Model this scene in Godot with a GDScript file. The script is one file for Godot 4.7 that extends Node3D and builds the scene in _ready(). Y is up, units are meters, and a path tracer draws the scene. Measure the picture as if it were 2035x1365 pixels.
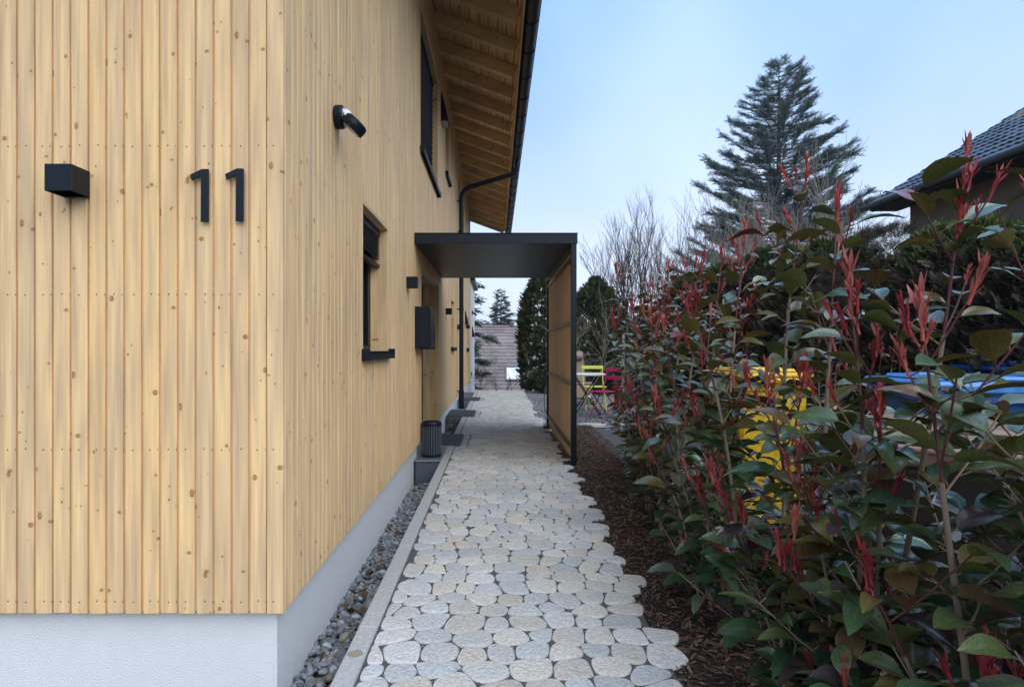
extends Node3D
# A timber house beside a paved path, a photinia hedge and bins on the other side.
# X to the right, y up, D = metres ahead of the camera (z = -D).

const EYE := 1.155
const FOCAL := 1157.0
const WALL_X := -0.81
const FRONT_D := 2.21
const CLAD_LOW := 0.145
const ROOF_SLOPE := 0.365

var rng := RandomNumberGenerator.new()
var names := {}
var M := {}

# ---------------------------------------------------------------- mesh builder
class MB:
	var v := PackedVector3Array()
	var n := PackedVector3Array()
	var u := PackedVector2Array()
	var c := PackedColorArray()
	var ix := PackedInt32Array()
	var col := Color(1, 1, 1)
	var along := Vector3.ZERO
	var across := Vector3.ZERO
	var uvo := Vector2.ZERO
	var uvs := Vector2.ONE
	var tinted := false

	func tint(k: Color) -> void:
		col = k
		tinted = true

	func grain(a: Vector3, b: Vector3, o: Vector2, s: Vector2) -> void:
		along = a
		across = b
		uvo = o
		uvs = s

	func vert(p: Vector3, nn: Vector3, uv := Vector2(-9, -9)) -> int:
		v.append(p)
		n.append(nn)
		c.append(col)
		if uv.x < -8.0:
			uv = Vector2(across.dot(p) * uvs.x + uvo.x, along.dot(p) * uvs.y + uvo.y)
		u.append(uv)
		return v.size() - 1

	func t(a: int, b: int, d: int) -> void:
		var g := (v[b] - v[a]).cross(v[d] - v[a])
		ix.append(a)
		if g.dot(n[a] + n[b] + n[d]) > 0.0:
			ix.append(d)
			ix.append(b)
		else:
			ix.append(b)
			ix.append(d)

	func face(p: Array, center: Vector3) -> void:
		var m := Vector3.ZERO
		for q in p:
			m += q
		m /= p.size()
		var nn: Vector3 = (p[1] - p[0]).cross(p[2] - p[0])
		if nn.length_squared() < 1e-16 and p.size() > 3:
			nn = (p[2] - p[0]).cross(p[3] - p[0])
		nn = nn.normalized()
		if nn.dot(m - center) < 0.0:
			nn = -nn
		var f := v.size()
		for q in p:
			vert(q, nn)
		for k in range(1, p.size() - 1):
			t(f, f + k, f + k + 1)

	func box(ctr: Vector3, s: Vector3, ch := 0.0, b := Basis.IDENTITY) -> void:
		var h := s * 0.5
		if ch <= 0.0:
			for ax in 3:
				for sg in [-1.0, 1.0]:
					var e := [Vector3.ZERO, Vector3.ZERO, Vector3.ZERO]
					e[0][ax] = h[ax] * sg
					e[1][(ax + 1) % 3] = h[(ax + 1) % 3]
					e[2][(ax + 2) % 3] = h[(ax + 2) % 3]
					face([ctr + b * (e[0] - e[1] - e[2]), ctr + b * (e[0] + e[1] - e[2]), ctr + b * (e[0] + e[1] + e[2]), ctr + b * (e[0] - e[1] + e[2])], ctr)
			return
		ch = minf(ch, minf(h.x, minf(h.y, h.z)) * 0.9)
		var g := func(ax: int, sx: float, sy: float, sz: float) -> Vector3:
			var q := Vector3((h.x - ch) * sx, (h.y - ch) * sy, (h.z - ch) * sz)
			q[ax] = h[ax] * [sx, sy, sz][ax]
			return ctr + b * q
		for sg in [-1.0, 1.0]:
			face([g.call(0, sg, -1, -1), g.call(0, sg, 1, -1), g.call(0, sg, 1, 1), g.call(0, sg, -1, 1)], ctr)
			face([g.call(1, -1, sg, -1), g.call(1, 1, sg, -1), g.call(1, 1, sg, 1), g.call(1, -1, sg, 1)], ctr)
			face([g.call(2, -1, -1, sg), g.call(2, 1, -1, sg), g.call(2, 1, 1, sg), g.call(2, -1, 1, sg)], ctr)
			for sh in [-1.0, 1.0]:
				face([g.call(0, sg, sh, -1), g.call(0, sg, sh, 1), g.call(1, sg, sh, 1), g.call(1, sg, sh, -1)], ctr)
				face([g.call(0, sg, -1, sh), g.call(0, sg, 1, sh), g.call(2, sg, 1, sh), g.call(2, sg, -1, sh)], ctr)
				face([g.call(1, -1, sg, sh), g.call(1, 1, sg, sh), g.call(2, 1, sg, sh), g.call(2, -1, sg, sh)], ctr)
				for sk in [-1.0, 1.0]:
					face([g.call(0, sg, sh, sk), g.call(1, sg, sh, sk), g.call(2, sg, sh, sk)], ctr)

	# a box given by its two corners in (X, Y, D)
	func span(x0: float, x1: float, y0: float, y1: float, d0: float, d1: float, ch := 0.0) -> void:
		box(Vector3((x0 + x1) / 2, (y0 + y1) / 2, -(d0 + d1) / 2), Vector3(absf(x1 - x0), absf(y1 - y0), absf(d1 - d0)), ch)

	func tube(pts: Array, rad: Array, sides := 8, caps := true) -> void:
		var up := Vector3.UP
		var d0: Vector3 = (pts[1] - pts[0]).normalized()
		if absf(d0.dot(up)) > 0.9:
			up = Vector3.RIGHT
		var s := d0.cross(up).normalized()
		var rings := []
		for i in pts.size():
			var d: Vector3
			if i == 0:
				d = d0
			elif i == pts.size() - 1:
				d = (pts[i] - pts[i - 1]).normalized()
			else:
				d = ((pts[i] - pts[i - 1]).normalized() + (pts[i + 1] - pts[i]).normalized()).normalized()
			s = (s - d * s.dot(d)).normalized()
			var w := d.cross(s)
			var f := v.size()
			var r: float = rad[i] if i < rad.size() else rad[rad.size() - 1]
			for k in sides:
				var a := TAU * k / sides
				var nn := s * cos(a) + w * sin(a)
				vert(pts[i] + nn * r, nn)
			rings.append(f)
		for i in rings.size() - 1:
			for k in sides:
				var k2 := (k + 1) % sides
				t(rings[i] + k, rings[i] + k2, rings[i + 1] + k)
				t(rings[i] + k2, rings[i + 1] + k2, rings[i + 1] + k)
		if caps:
			for e in [0, pts.size() - 1]:
				var ring := []
				for k in sides:
					ring.append(v[rings[e] + k])
				face(ring, pts[1] if e == 0 else pts[pts.size() - 2])

	# profile: [Vector2(radius, height)], turned round local y
	func lathe(prof: Array, sides: int, xf: Transform3D, smooth := false) -> void:
		for i in prof.size() - 1:
			var a: Vector2 = prof[i]
			var b: Vector2 = prof[i + 1]
			if a.distance_to(b) < 1e-6:
				continue
			var na := Vector2(b.y - a.y, a.x - b.x).normalized()
			var nb := na
			if smooth:
				if i > 0:
					var z: Vector2 = prof[i - 1]
					na = (na + Vector2(a.y - z.y, z.x - a.x).normalized()).normalized()
				if i < prof.size() - 2:
					var y: Vector2 = prof[i + 2]
					nb = (nb + Vector2(y.y - b.y, b.x - y.x).normalized()).normalized()
			var f := v.size()
			for k in sides:
				var an := TAU * k / sides
				var e := Vector3(cos(an), 0, sin(an))
				vert(xf * (e * a.x + Vector3.UP * a.y), (xf.basis * (e * na.x + Vector3.UP * na.y)).normalized())
				vert(xf * (e * b.x + Vector3.UP * b.y), (xf.basis * (e * nb.x + Vector3.UP * nb.y)).normalized())
			for k in sides:
				var p := f + 2 * k
				var q := f + 2 * ((k + 1) % sides)
				if a.x > 1e-6:
					t(p, q, p + 1)
				if b.x > 1e-6:
					t(q, q + 1, p + 1)

	# polygon (convex or not) in local xy, extruded along local z from 0 to depth
	func prism(poly: PackedVector2Array, xf: Transform3D, depth: float) -> void:
		var tri := Geometry2D.triangulate_polygon(poly)
		for z in [0.0, depth]:
			var nn := (xf.basis * Vector3(0, 0, 1.0 if z > 0.0 else -1.0)).normalized()
			if depth < 0.0:
				nn = -nn if z == 0.0 else nn
			var f := v.size()
			for p in poly:
				vert(xf * Vector3(p.x, p.y, z), nn)
			for k in range(0, tri.size(), 3):
				t(f + tri[k], f + tri[k + 1], f + tri[k + 2])
		var sg := -1.0 if Geometry2D.is_polygon_clockwise(poly) else 1.0
		for k in poly.size():
			var a := poly[k]
			var b := poly[(k + 1) % poly.size()]
			var e := (b - a).normalized()
			var nn := (xf.basis * Vector3(e.y * sg, -e.x * sg, 0)).normalized()
			var f := v.size()
			vert(xf * Vector3(a.x, a.y, 0), nn)
			vert(xf * Vector3(b.x, b.y, 0), nn)
			vert(xf * Vector3(b.x, b.y, depth), nn)
			vert(xf * Vector3(a.x, a.y, depth), nn)
			t(f, f + 1, f + 2)
			t(f, f + 2, f + 3)

	func mesh() -> ArrayMesh:
		var m := ArrayMesh.new()
		add_to(m)
		return m

	func add_to(m: ArrayMesh) -> void:
		var a := []
		a.resize(Mesh.ARRAY_MAX)
		a[Mesh.ARRAY_VERTEX] = v
		a[Mesh.ARRAY_NORMAL] = n
		a[Mesh.ARRAY_TEX_UV] = u
		if tinted:
			a[Mesh.ARRAY_COLOR] = c
		a[Mesh.ARRAY_INDEX] = ix
		m.add_surface_from_arrays(Mesh.PRIMITIVE_TRIANGLES, a)

# ---------------------------------------------------------------- helpers
func P(x: float, y: float, d: float) -> Vector3:
	return Vector3(x, y, -d)

func numbered(called: String) -> String:
	if not names.has(called):
		names[called] = 0
		return called
	names[called] += 1
	return "%s_%03d" % [called, names[called]]

func tag(o: Node, label: String, category := "", group := "", kind := "") -> void:
	if label:
		o.set_meta("label", label)
	if category:
		o.set_meta("category", category)
	if group:
		o.set_meta("group", group)
	if kind:
		o.set_meta("kind", kind)

func thing(called: String, label: String, category: String, at := Vector3.ZERO, turn := 0.0, group := "") -> Node3D:
	var o := Node3D.new()
	o.name = numbered(called)
	add_child(o)
	o.position = at
	o.rotation.y = turn
	tag(o, label, category, group)
	return o

func put(called: String, mesh: Mesh, m: Material, parent: Node = null) -> MeshInstance3D:
	var o := MeshInstance3D.new()
	o.mesh = mesh
	if m:
		o.material_override = m
	if parent == null:
		o.name = numbered(called)
		add_child(o)
	else:
		o.name = called
		parent.add_child(o, true)
	return o

func part(called: String, b: MB, m: Material, parent: Node = null) -> MeshInstance3D:
	return put(called, b.mesh(), m, parent)

func lin(r: float, g: float, b: float) -> Color:
	return Color(r, g, b).linear_to_srgb()

func mat(r: float, g: float, b: float, rough := 0.8, metal := 0.0) -> StandardMaterial3D:
	var m := StandardMaterial3D.new()
	m.albedo_color = lin(r, g, b)
	m.roughness = rough
	m.metallic = metal
	return m

func noise_tex(freq: float, sd: int, lo: Color, hi: Color, size := 512, kind := FastNoiseLite.TYPE_SIMPLEX_SMOOTH, oct := 4) -> NoiseTexture2D:
	var f := FastNoiseLite.new()
	f.noise_type = kind
	f.seed = sd
	f.frequency = freq
	f.fractal_octaves = oct
	var t := NoiseTexture2D.new()
	t.width = size
	t.height = size
	t.seamless = true
	t.noise = f
	var g := Gradient.new()
	g.set_color(0, lo)
	g.set_color(1, hi)
	t.color_ramp = g
	return t

func triplanar(m: StandardMaterial3D, tex: Texture2D, per_metre: float, bump: Texture2D = null, bump_cm := 0.2) -> StandardMaterial3D:
	m.uv1_triplanar = true
	m.uv1_world_triplanar = true
	m.uv1_scale = Vector3.ONE * per_metre
	m.albedo_texture = tex
	if bump:
		m.heightmap_enabled = true
		m.heightmap_texture = bump
		m.heightmap_scale = bump_cm
	return m

# eight spruce boards side by side, 3.4 m tall, 64 pixels each
func wood_image(sd: int, knots_each: int) -> ImageTexture:
	var w := 512
	var h := 2048
	var f := FastNoiseLite.new()
	f.seed = sd
	f.frequency = 0.11
	f.fractal_octaves = 3
	var streak := f.get_seamless_image(w, 40)
	streak.resize(w, h, Image.INTERPOLATE_CUBIC)
	var sb := streak.get_data()
	f.seed = sd + 5
	f.frequency = 0.02
	var cloud := f.get_seamless_image(w, 220)
	cloud.resize(w, h, Image.INTERPOLATE_CUBIC)
	var cb := cloud.get_data()
	f.seed = sd + 9
	f.frequency = 0.4
	var fine := f.get_seamless_image(w, 512)
	fine.resize(w, h, Image.INTERPOLATE_CUBIC)
	var fb := fine.get_data()
	var r := RandomNumberGenerator.new()
	r.seed = sd
	var out := PackedByteArray()
	out.resize(w * h * 3)
	var freq := []
	var amp := []
	var ph := []
	for k in 8:
		freq.append(r.randf_range(0.55, 1.25))
		amp.append(r.randf_range(1.5, 6.0))
		ph.append(r.randf_range(0, TAU))
	# the ring lines bend round the knots: a table of bends and knots
	var kn := []
	for k in 8:
		for j in knots_each:
			kn.append([k, k * 64 + r.randf_range(3, 61), r.randf_range(0, h), r.randf_range(3.8, 9.5) if r.randf() < 0.45 else r.randf_range(1.4, 3.4), r.randf_range(0.75, 2.3)])
	var bend := PackedFloat32Array()
	bend.resize(w * h)
	for q in kn:
		var rr: float = q[3]
		var reach := int(rr * 7)
		for y in range(int(q[2]) - reach, int(q[2]) + reach):
			var yy := posmod(y, h)
			for x in range(maxi(q[0] * 64, int(q[1]) - 26), mini(q[0] * 64 + 64, int(q[1]) + 26)):
				var dx: float = x - q[1]
				var dy: float = (y - q[2]) * 1.0
				bend[yy * w + x] += signf(dx) * rr * 1.7 * exp(-absf(dx) / (rr * 2.2)) * exp(-dy * dy / (rr * rr * 9.0))
	for y in h:
		var wob := sin(y * TAU / h * 2.0) * 1.2
		for x in w:
			var k := x >> 6
			var i := y * w + x
			var lx := float(x & 63) - bend[i]
			var cl := cb[i] / 255.0
			var ring := sin((lx + wob * amp[k] + cl * 14.0) * freq[k] + ph[k])
			ring = ring * ring * ring
			var s := 0.93 + 0.065 * (sb[i] / 255.0 - 0.5) + 0.20 * (cl - 0.5) + 0.06 * (fb[i] / 255.0 - 0.5)
			var g := s - 0.016 * ring
			var b := s - 0.034 * ring - 0.07 * (cl - 0.5)
			var j := i * 3
			out[j] = int(clampf(s * 241.0, 0, 255))
			out[j + 1] = int(clampf(g * 203.0, 0, 255))
			out[j + 2] = int(clampf(b * 152.0, 0, 255))
	for q in kn:
		var rr: float = q[3]
		var reach := int(rr * 3.5) + 3
		for y in range(int(q[2]) - reach, int(q[2]) + reach):
			var yy := posmod(y, h)
			for x in range(maxi(q[0] * 64, int(q[1]) - reach), mini(q[0] * 64 + 64, int(q[1]) + reach)):
				var dx: float = (x - q[1])
				var dy: float = (y - q[2]) * q[4]
				var d := sqrt(dx * dx + dy * dy) / rr
				var j := (yy * w + x) * 3
				var k := 0.0
				var tone := [150.0, 104.0, 62.0]
				if d < 1.0:
					k = 0.62 + 0.2 * sin(d * 9.0 + q[1]) + 0.25 * smoothstep(0.55, 1.0, d)
					if d > 0.7 and sin(atan2(dy, dx) * 1.0 + q[2]) > 0.1:
						tone = [92.0, 56.0, 30.0]
					elif rr < 3.2:
						tone = [84.0, 52.0, 30.0]
				else:
					k = 0.42 * exp(-(d - 1.0) * (1.6 + 1.3 * absf(dy) / (absf(dx) + 0.5)))
					tone = [188.0, 138.0, 88.0]
				k = clampf(k, 0, 0.95)
				for e in 3:
					out[j + e] = int(lerpf(out[j + e], tone[e], k))
	var im := Image.create_from_data(w, h, false, Image.FORMAT_RGB8, out)
	return ImageTexture.create_from_image(im)

func leaf_image() -> ImageTexture:
	var w := 128
	var h := 256
	var f := FastNoiseLite.new()
	f.seed = 31
	f.frequency = 0.05
	f.fractal_octaves = 3
	var out := PackedByteArray()
	out.resize(w * h * 3)
	for y in h:
		var tt := float(y) / h
		for x in w:
			var a := absf(float(x) / w - 0.5) * 2.0
			var s := 0.74 + 0.16 * f.get_noise_2d(x, y) + 0.05 * f.get_noise_2d(x * 6.0, y * 6.0)
			var vein := fposmod(tt * 11.0 - a * 1.7, 1.0)
			s += 0.10 * exp(-pow((vein - 0.5) * 9.0, 2.0)) * (1.0 - a * 0.6)
			var rib := exp(-pow(a * (14.0 + 20.0 * tt), 2.0))
			var rr := lerpf(s, 1.0, rib * 0.8)
			var gg := lerpf(s, 0.92, rib * 0.7)
			var bb := lerpf(s, 0.85, rib * 0.5)
			if a > 0.93:
				rr *= 1.12
			var j := (y * w + x) * 3
			out[j] = int(clampf(rr * 255, 0, 255))
			out[j + 1] = int(clampf(gg * 255, 0, 255))
			out[j + 2] = int(clampf(bb * 255, 0, 255))
	return ImageTexture.create_from_image(Image.create_from_data(w, h, false, Image.FORMAT_RGB8, out))

func wood_mat(tex: Texture2D, r := 1.0, g := 1.0, b := 1.0, rough := 0.62) -> StandardMaterial3D:
	var m := mat(r, g, b, rough)
	m.albedo_texture = tex
	m.vertex_color_use_as_albedo = true
	m.metallic_specular = 0.35
	return m

# sets the grain of the next box: runs along a, one of eight boards across b
func plank(b: MB, a: Vector3, x: Vector3, start: float, width: float, tone := 0.0) -> void:
	var k := rng.randi_range(0, 7)
	var s := 0.98 / 8.0 / width
	b.grain(a, x, Vector2((k + 0.01) / 8.0 - start * s, rng.randf()), Vector2(s, 1.0 / 3.4))
	var t := 0.99 + rng.randf_range(-0.13, 0.08) + tone
	var warm := rng.randf_range(-0.05, 0.05)
	b.tint(Color(t, t * (1.0 - warm * 0.6), t * (1.0 - warm * 2.0)))

func scatter(called: String, mesh: Mesh, m: Material, xf: Array, cols: Array, parent: Node = null) -> MultiMeshInstance3D:
	var mm := MultiMesh.new()
	mm.transform_format = MultiMesh.TRANSFORM_3D
	mm.use_colors = cols.size() > 0
	mm.mesh = mesh
	mm.instance_count = xf.size()
	for i in xf.size():
		mm.set_instance_transform(i, xf[i])
		if cols.size() > 0:
			mm.set_instance_color(i, cols[i])
	var o := MultiMeshInstance3D.new()
	o.multimesh = mm
	o.material_override = m
	if parent == null:
		o.name = numbered(called)
		add_child(o)
	else:
		o.name = called
		parent.add_child(o, true)
	return o

func basis_to(d: Vector3, roll := 0.0, up := Vector3.UP) -> Basis:
	# local z along d, local y as far up as possible
	d = d.normalized()
	if absf(d.dot(up)) > 0.98:
		up = Vector3(0.3, 0.1, 0.95).normalized()
	var s := up.cross(d).normalized()
	var y := d.cross(s)
	return Basis(s, y, d).rotated(d, roll)

func ground_height(x: float, d: float) -> float:
	var y := -0.05 if x > -0.5 else -0.29
	var edge := 16.1 if x < 1.2 else 18.5
	if d > edge:
		y -= 5.6 * smoothstep(edge, edge + 12.0, d)
	return y

# ---------------------------------------------------------------- materials
func make_materials() -> void:
	var wood := wood_image(11, 13)
	M.wood = wood_mat(wood)
	M.wood.heightmap_enabled = true
	M.wood.heightmap_texture = wood
	M.wood.heightmap_scale = 0.02
	M.wood_dark = M.wood
	M.groove = M.wood
	M.wood_screen = M.wood
	M.reveal = M.wood
	var speck := noise_tex(0.35, 4, Color(0.72, 0.72, 0.72), Color(1, 1, 1), 512, FastNoiseLite.TYPE_VALUE, 3)
	var cloud := noise_tex(0.012, 7, Color(0.98, 0.98, 0.98), Color(1, 1, 1), 512)
	var grit := noise_tex(0.22, 8, Color(0, 0, 0), Color(1, 1, 1), 512, FastNoiseLite.TYPE_CELLULAR, 2)
	M.plaster = triplanar(mat(0.70, 0.71, 0.72, 0.92), cloud, 1.6, noise_tex(0.16, 71, Color(0, 0, 0), Color(1, 1, 1), 512, FastNoiseLite.TYPE_SIMPLEX, 3), 0.2)
	M.plaster_white = triplanar(mat(0.76, 0.77, 0.78, 0.9), cloud, 0.5)
	M.black = mat(0.006, 0.010, 0.017, 0.40)
	M.black.metallic_specular = 0.35
	M.black_matt = mat(0.006, 0.007, 0.010, 0.6)
	M.black_matt.metallic_specular = 0.3
	M.dark_metal = mat(0.05, 0.06, 0.075, 0.4, 0.5)
	M.glass = mat(0.004, 0.005, 0.006, 0.04)
	M.zinc = triplanar(mat(0.22, 0.25, 0.29, 0.45, 0.55), cloud, 1.5)
	M.zinc_dark = triplanar(mat(0.10, 0.125, 0.16, 0.5, 0.35), cloud, 1.5)
	M.steel = mat(0.42, 0.45, 0.48, 0.35, 0.8)
	M.white_plastic = mat(0.75, 0.77, 0.8, 0.35)
	M.rubber = mat(0.06, 0.068, 0.08, 0.8)
	var stone_tex := noise_tex(0.11, 14, Color(0.80, 0.80, 0.795), Color(1, 1, 1), 512, FastNoiseLite.TYPE_VALUE, 5)
	M.stone = triplanar(mat(1, 1, 1, 0.9), stone_tex, 2.3, noise_tex(0.09, 15, Color(0, 0, 0), Color(1, 1, 1), 512, FastNoiseLite.TYPE_VALUE, 4), 0.7)
	M.stone.vertex_color_use_as_albedo = true
	M.concrete = triplanar(mat(0.46, 0.465, 0.47, 0.9), noise_tex(0.05, 21, Color(0.80, 0.80, 0.79), Color(1, 1, 1)), 1.7, speck, 0.06)
	M.concrete_old = triplanar(mat(0.22, 0.22, 0.215, 0.95), noise_tex(0.02, 22, Color(0.45, 0.45, 0.45), Color(1, 1, 1)), 1.1, speck, 0.2)
	M.joint = triplanar(mat(0.27, 0.275, 0.28, 0.95), noise_tex(0.5, 23, Color(0.25, 0.25, 0.25), Color(1, 1, 1), 512, FastNoiseLite.TYPE_VALUE, 2), 5.0, grit, 0.4)
	M.pebble = mat(1, 1, 1, 0.55)
	M.pebble.vertex_color_use_as_albedo = true
	M.soil = triplanar(mat(0.045, 0.028, 0.018, 0.95), noise_tex(0.08, 24, Color(0.4, 0.4, 0.4), Color(1, 1, 1)), 3.0, grit, 1.0)
	M.bark = mat(1, 1, 1, 0.85)
	M.bark.vertex_color_use_as_albedo = true
	M.patio = triplanar(mat(0.26, 0.27, 0.29, 0.95), noise_tex(0.45, 25, Color(0.28, 0.29, 0.31), Color(1, 1, 1), 512, FastNoiseLite.TYPE_VALUE, 2), 2.4, grit, 0.8)
	M.ground = triplanar(mat(0.07, 0.075, 0.045, 0.95), noise_tex(0.03, 26, Color(0.5, 0.5, 0.45), Color(1, 1, 1)), 0.6)
	M.hill = triplanar(mat(0.055, 0.075, 0.07, 1.0), noise_tex(0.06, 27, Color(0.5, 0.5, 0.5), Color(1, 1, 1)), 0.02)
	M.twig = triplanar(mat(0.11, 0.088, 0.07, 0.9), speck, 2.0)
	M.twig_pale = triplanar(mat(0.27, 0.24, 0.20, 0.9), speck, 2.0)
	M.trunk = triplanar(mat(0.09, 0.07, 0.055, 0.95), cloud, 3.0)
	M.needle = mat(1, 1, 1, 0.7)
	M.needle.vertex_color_use_as_albedo = true
	M.needle.backlight_enabled = true
	M.needle.backlight = lin(0.25, 0.28, 0.2)
	M.stem_red = triplanar(mat(0.13, 0.035, 0.035, 0.6), speck, 6.0)
	M.stem = triplanar(mat(0.30, 0.21, 0.145, 0.75), speck, 6.0)
	var lt := leaf_image()
	# upper and lower face of each kind of leaf
	M.leaf_top = []
	M.leaf_low = []
	for q in [
		[0.095, 0.185, 0.075, 0.24, 0.28, 0.07], [0.065, 0.145, 0.065, 0.20, 0.24, 0.07], [0.15, 0.21, 0.075, 0.30, 0.30, 0.07], [0.115, 0.145, 0.10, 0.24, 0.21, 0.08],
		[0.21, 0.185, 0.055, 0.34, 0.26, 0.06], [0.20, 0.12, 0.055, 0.34, 0.18, 0.06], [0.10, 0.070, 0.080, 0.16, 0.11, 0.08], [0.28, 0.045, 0.05, 0.33, 0.08, 0.06],
	]:
		var a := mat(q[0], q[1], q[2], 0.28)
		a.clearcoat_enabled = true
		a.clearcoat = 0.6
		a.clearcoat_roughness = 0.22
		a.albedo_texture = lt
		a.backlight_enabled = true
		a.backlight = lin(0.22, 0.24, 0.12)
		M.leaf_top.append(a)
		var b := mat(q[3], q[4], q[5], 0.55)
		b.albedo_texture = lt
		b.backlight_enabled = true
		b.backlight = lin(0.5, 0.5, 0.2)
		M.leaf_low.append(b)
	M.shoot = []
	for q in [[0.58, 0.08, 0.08], [0.66, 0.18, 0.14], [0.44, 0.045, 0.06]]:
		var a := mat(q[0], q[1], q[2], 0.45)
		a.albedo_texture = lt
		a.backlight_enabled = true
		a.backlight = lin(0.45, 0.2, 0.2)
		M.shoot.append(a)

func _ready() -> void:
	rng.seed = 20240

	# ------------------------------------------------ camera
	var cam := Camera3D.new()
	cam.name = "camera"
	var near := 0.05
	cam.set_frustum(near * 1365.0 / FOCAL, Vector2(31.5 / FOCAL, 8.5 / FOCAL) * near, near, 4000.0)
	cam.position = Vector3(0, EYE, 0)
	add_child(cam)
	cam.current = true

	# ------------------------------------------------ sky, sun, exposure
	var env := Environment.new()
	env.background_mode = Environment.BG_SKY
	var sky := Sky.new()
	var psm := ProceduralSkyMaterial.new()
	psm.sky_top_color = lin(0.22, 0.48, 0.92)
	psm.sky_horizon_color = lin(0.74, 0.82, 0.96)
	psm.sky_curve = 0.25
	psm.ground_bottom_color = lin(0.16, 0.16, 0.15)
	psm.ground_horizon_color = lin(0.55, 0.62, 0.74)
	psm.sun_angle_max = 1.0
	psm.sky_energy_multiplier = 1.0
	var cf := FastNoiseLite.new()
	cf.seed = 12
	cf.frequency = 0.006
	cf.fractal_octaves = 4
	var cover := NoiseTexture2D.new()
	cover.width = 1024
	cover.height = 512
	cover.seamless = true
	cover.noise = cf
	var cg := Gradient.new()
	cg.set_color(0, Color(1, 1, 1, 0.0))
	cg.set_offset(0, 0.3)
	cg.set_color(1, Color(1, 0.98, 0.96, 0.20))
	cover.color_ramp = cg
	psm.sky_cover = cover
	sky.sky_material = psm
	env.sky = sky
	env.background_energy_multiplier = 0.47
	env.tonemap_mode = Environment.TONE_MAPPER_LINEAR
	env.tonemap_exposure = 2.55
	env.fog_enabled = true
	env.fog_density = 0.0004
	env.fog_light_color = Color(0.80, 0.87, 0.97)
	env.sdfgi_enabled = true
	env.ssao_enabled = true
	env.ssil_enabled = true
	var we := WorldEnvironment.new()
	we.name = "world_environment"
	we.environment = env
	add_child(we)
	var sun := DirectionalLight3D.new()
	sun.name = "sun"
	sun.light_energy = 0.5
	sun.light_color = Color(1.0, 0.99, 0.97)
	sun.light_angular_distance = 85.0
	sun.sky_mode = DirectionalLight3D.SKY_MODE_LIGHT_ONLY
	sun.shadow_enabled = true
	sun.look_at_from_position(Vector3(0.28, 0.78, 0.55), Vector3.ZERO, Vector3.UP)
	add_child(sun)

	make_materials()
	build_terrain()
	build_house()
	build_annex()
	build_path()
	build_wells()
	build_canopy()
	build_wall_things()
	build_tiled_house()
	build_right_house()
	build_trees()
	build_yard()
	build_photinia()

# ================================================================ setting
func build_terrain() -> void:
	var b := MB.new()
	var xs := [-900.0, -200.0, -60.0, -20.0, -8.0, -3.0, -0.56, -0.50, 0.8, 1.15, 1.3, 3.0, 6.0, 12.0, 30.0, 80.0, 250.0, 900.0]
	var ds := [-700.0, -100.0, -20.0, -5.0, 0.0, 6.0, 12.0, 16.1, 17.0, 18.5, 20.0, 22.0, 24.0, 26.0, 28.5, 31.0, 45.0, 90.0, 250.0, 600.0, 1300.0]
	for j in ds.size():
		for i in xs.size():
			b.vert(P(xs[i], ground_height(xs[i], ds[j]), ds[j]), Vector3.UP)
	var w := xs.size()
	for j in ds.size() - 1:
		for i in w - 1:
			var k := j * w + i
			b.t(k, k + 1, k + w)
			b.t(k + 1, k + w + 1, k + w)
	var g := part("ground", b, M.ground)
	tag(g, "", "", "", "structure")
	# wooded ridge far beyond the roofs
	var f := FastNoiseLite.new()
	f.seed = 3
	f.frequency = 0.004
	b = MB.new()
	var nx := 60
	var nd := 8
	for j in nd + 1:
		var d := 620.0 + j * 90.0
		for i in nx + 1:
			var x := -900.0 + i * 30.0
			var t := float(j) / nd
			var y := -8.0 + (44.0 + 26.0 * f.get_noise_2d(x, d)) * sin(minf(t * 1.5, 1.0) * PI * 0.5) + 5.0 * f.get_noise_2d(x * 9.0, d * 9.0) * t
			b.vert(P(x, y, d), Vector3(0, 0.8, 0.6))
	for j in nd:
		for i in nx:
			var k := j * (nx + 1) + i
			b.t(k, k + 1, k + nx + 1)
			b.t(k + 1, k + nx + 2, k + nx + 1)
	tag(part("hill", b, M.hill), "", "", "", "structure")

# ---------------------------------------------------------------- path
func path_left(d: float) -> float:
	for q in [[6.83, 7.78, -0.34], [9.70, 10.76, -0.285], [12.64, 13.56, -0.28]]:
		if d > q[0] and d < q[1]:
			return q[2]
	return -0.485

func chaikin(p: PackedVector2Array, c := 0.25) -> PackedVector2Array:
	var o := PackedVector2Array()
	for k in p.size():
		var a := p[k]
		var b := p[(k + 1) % p.size()]
		o.append(a.lerp(b, c))
		o.append(a.lerp(b, 1.0 - c))
	return o

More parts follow.
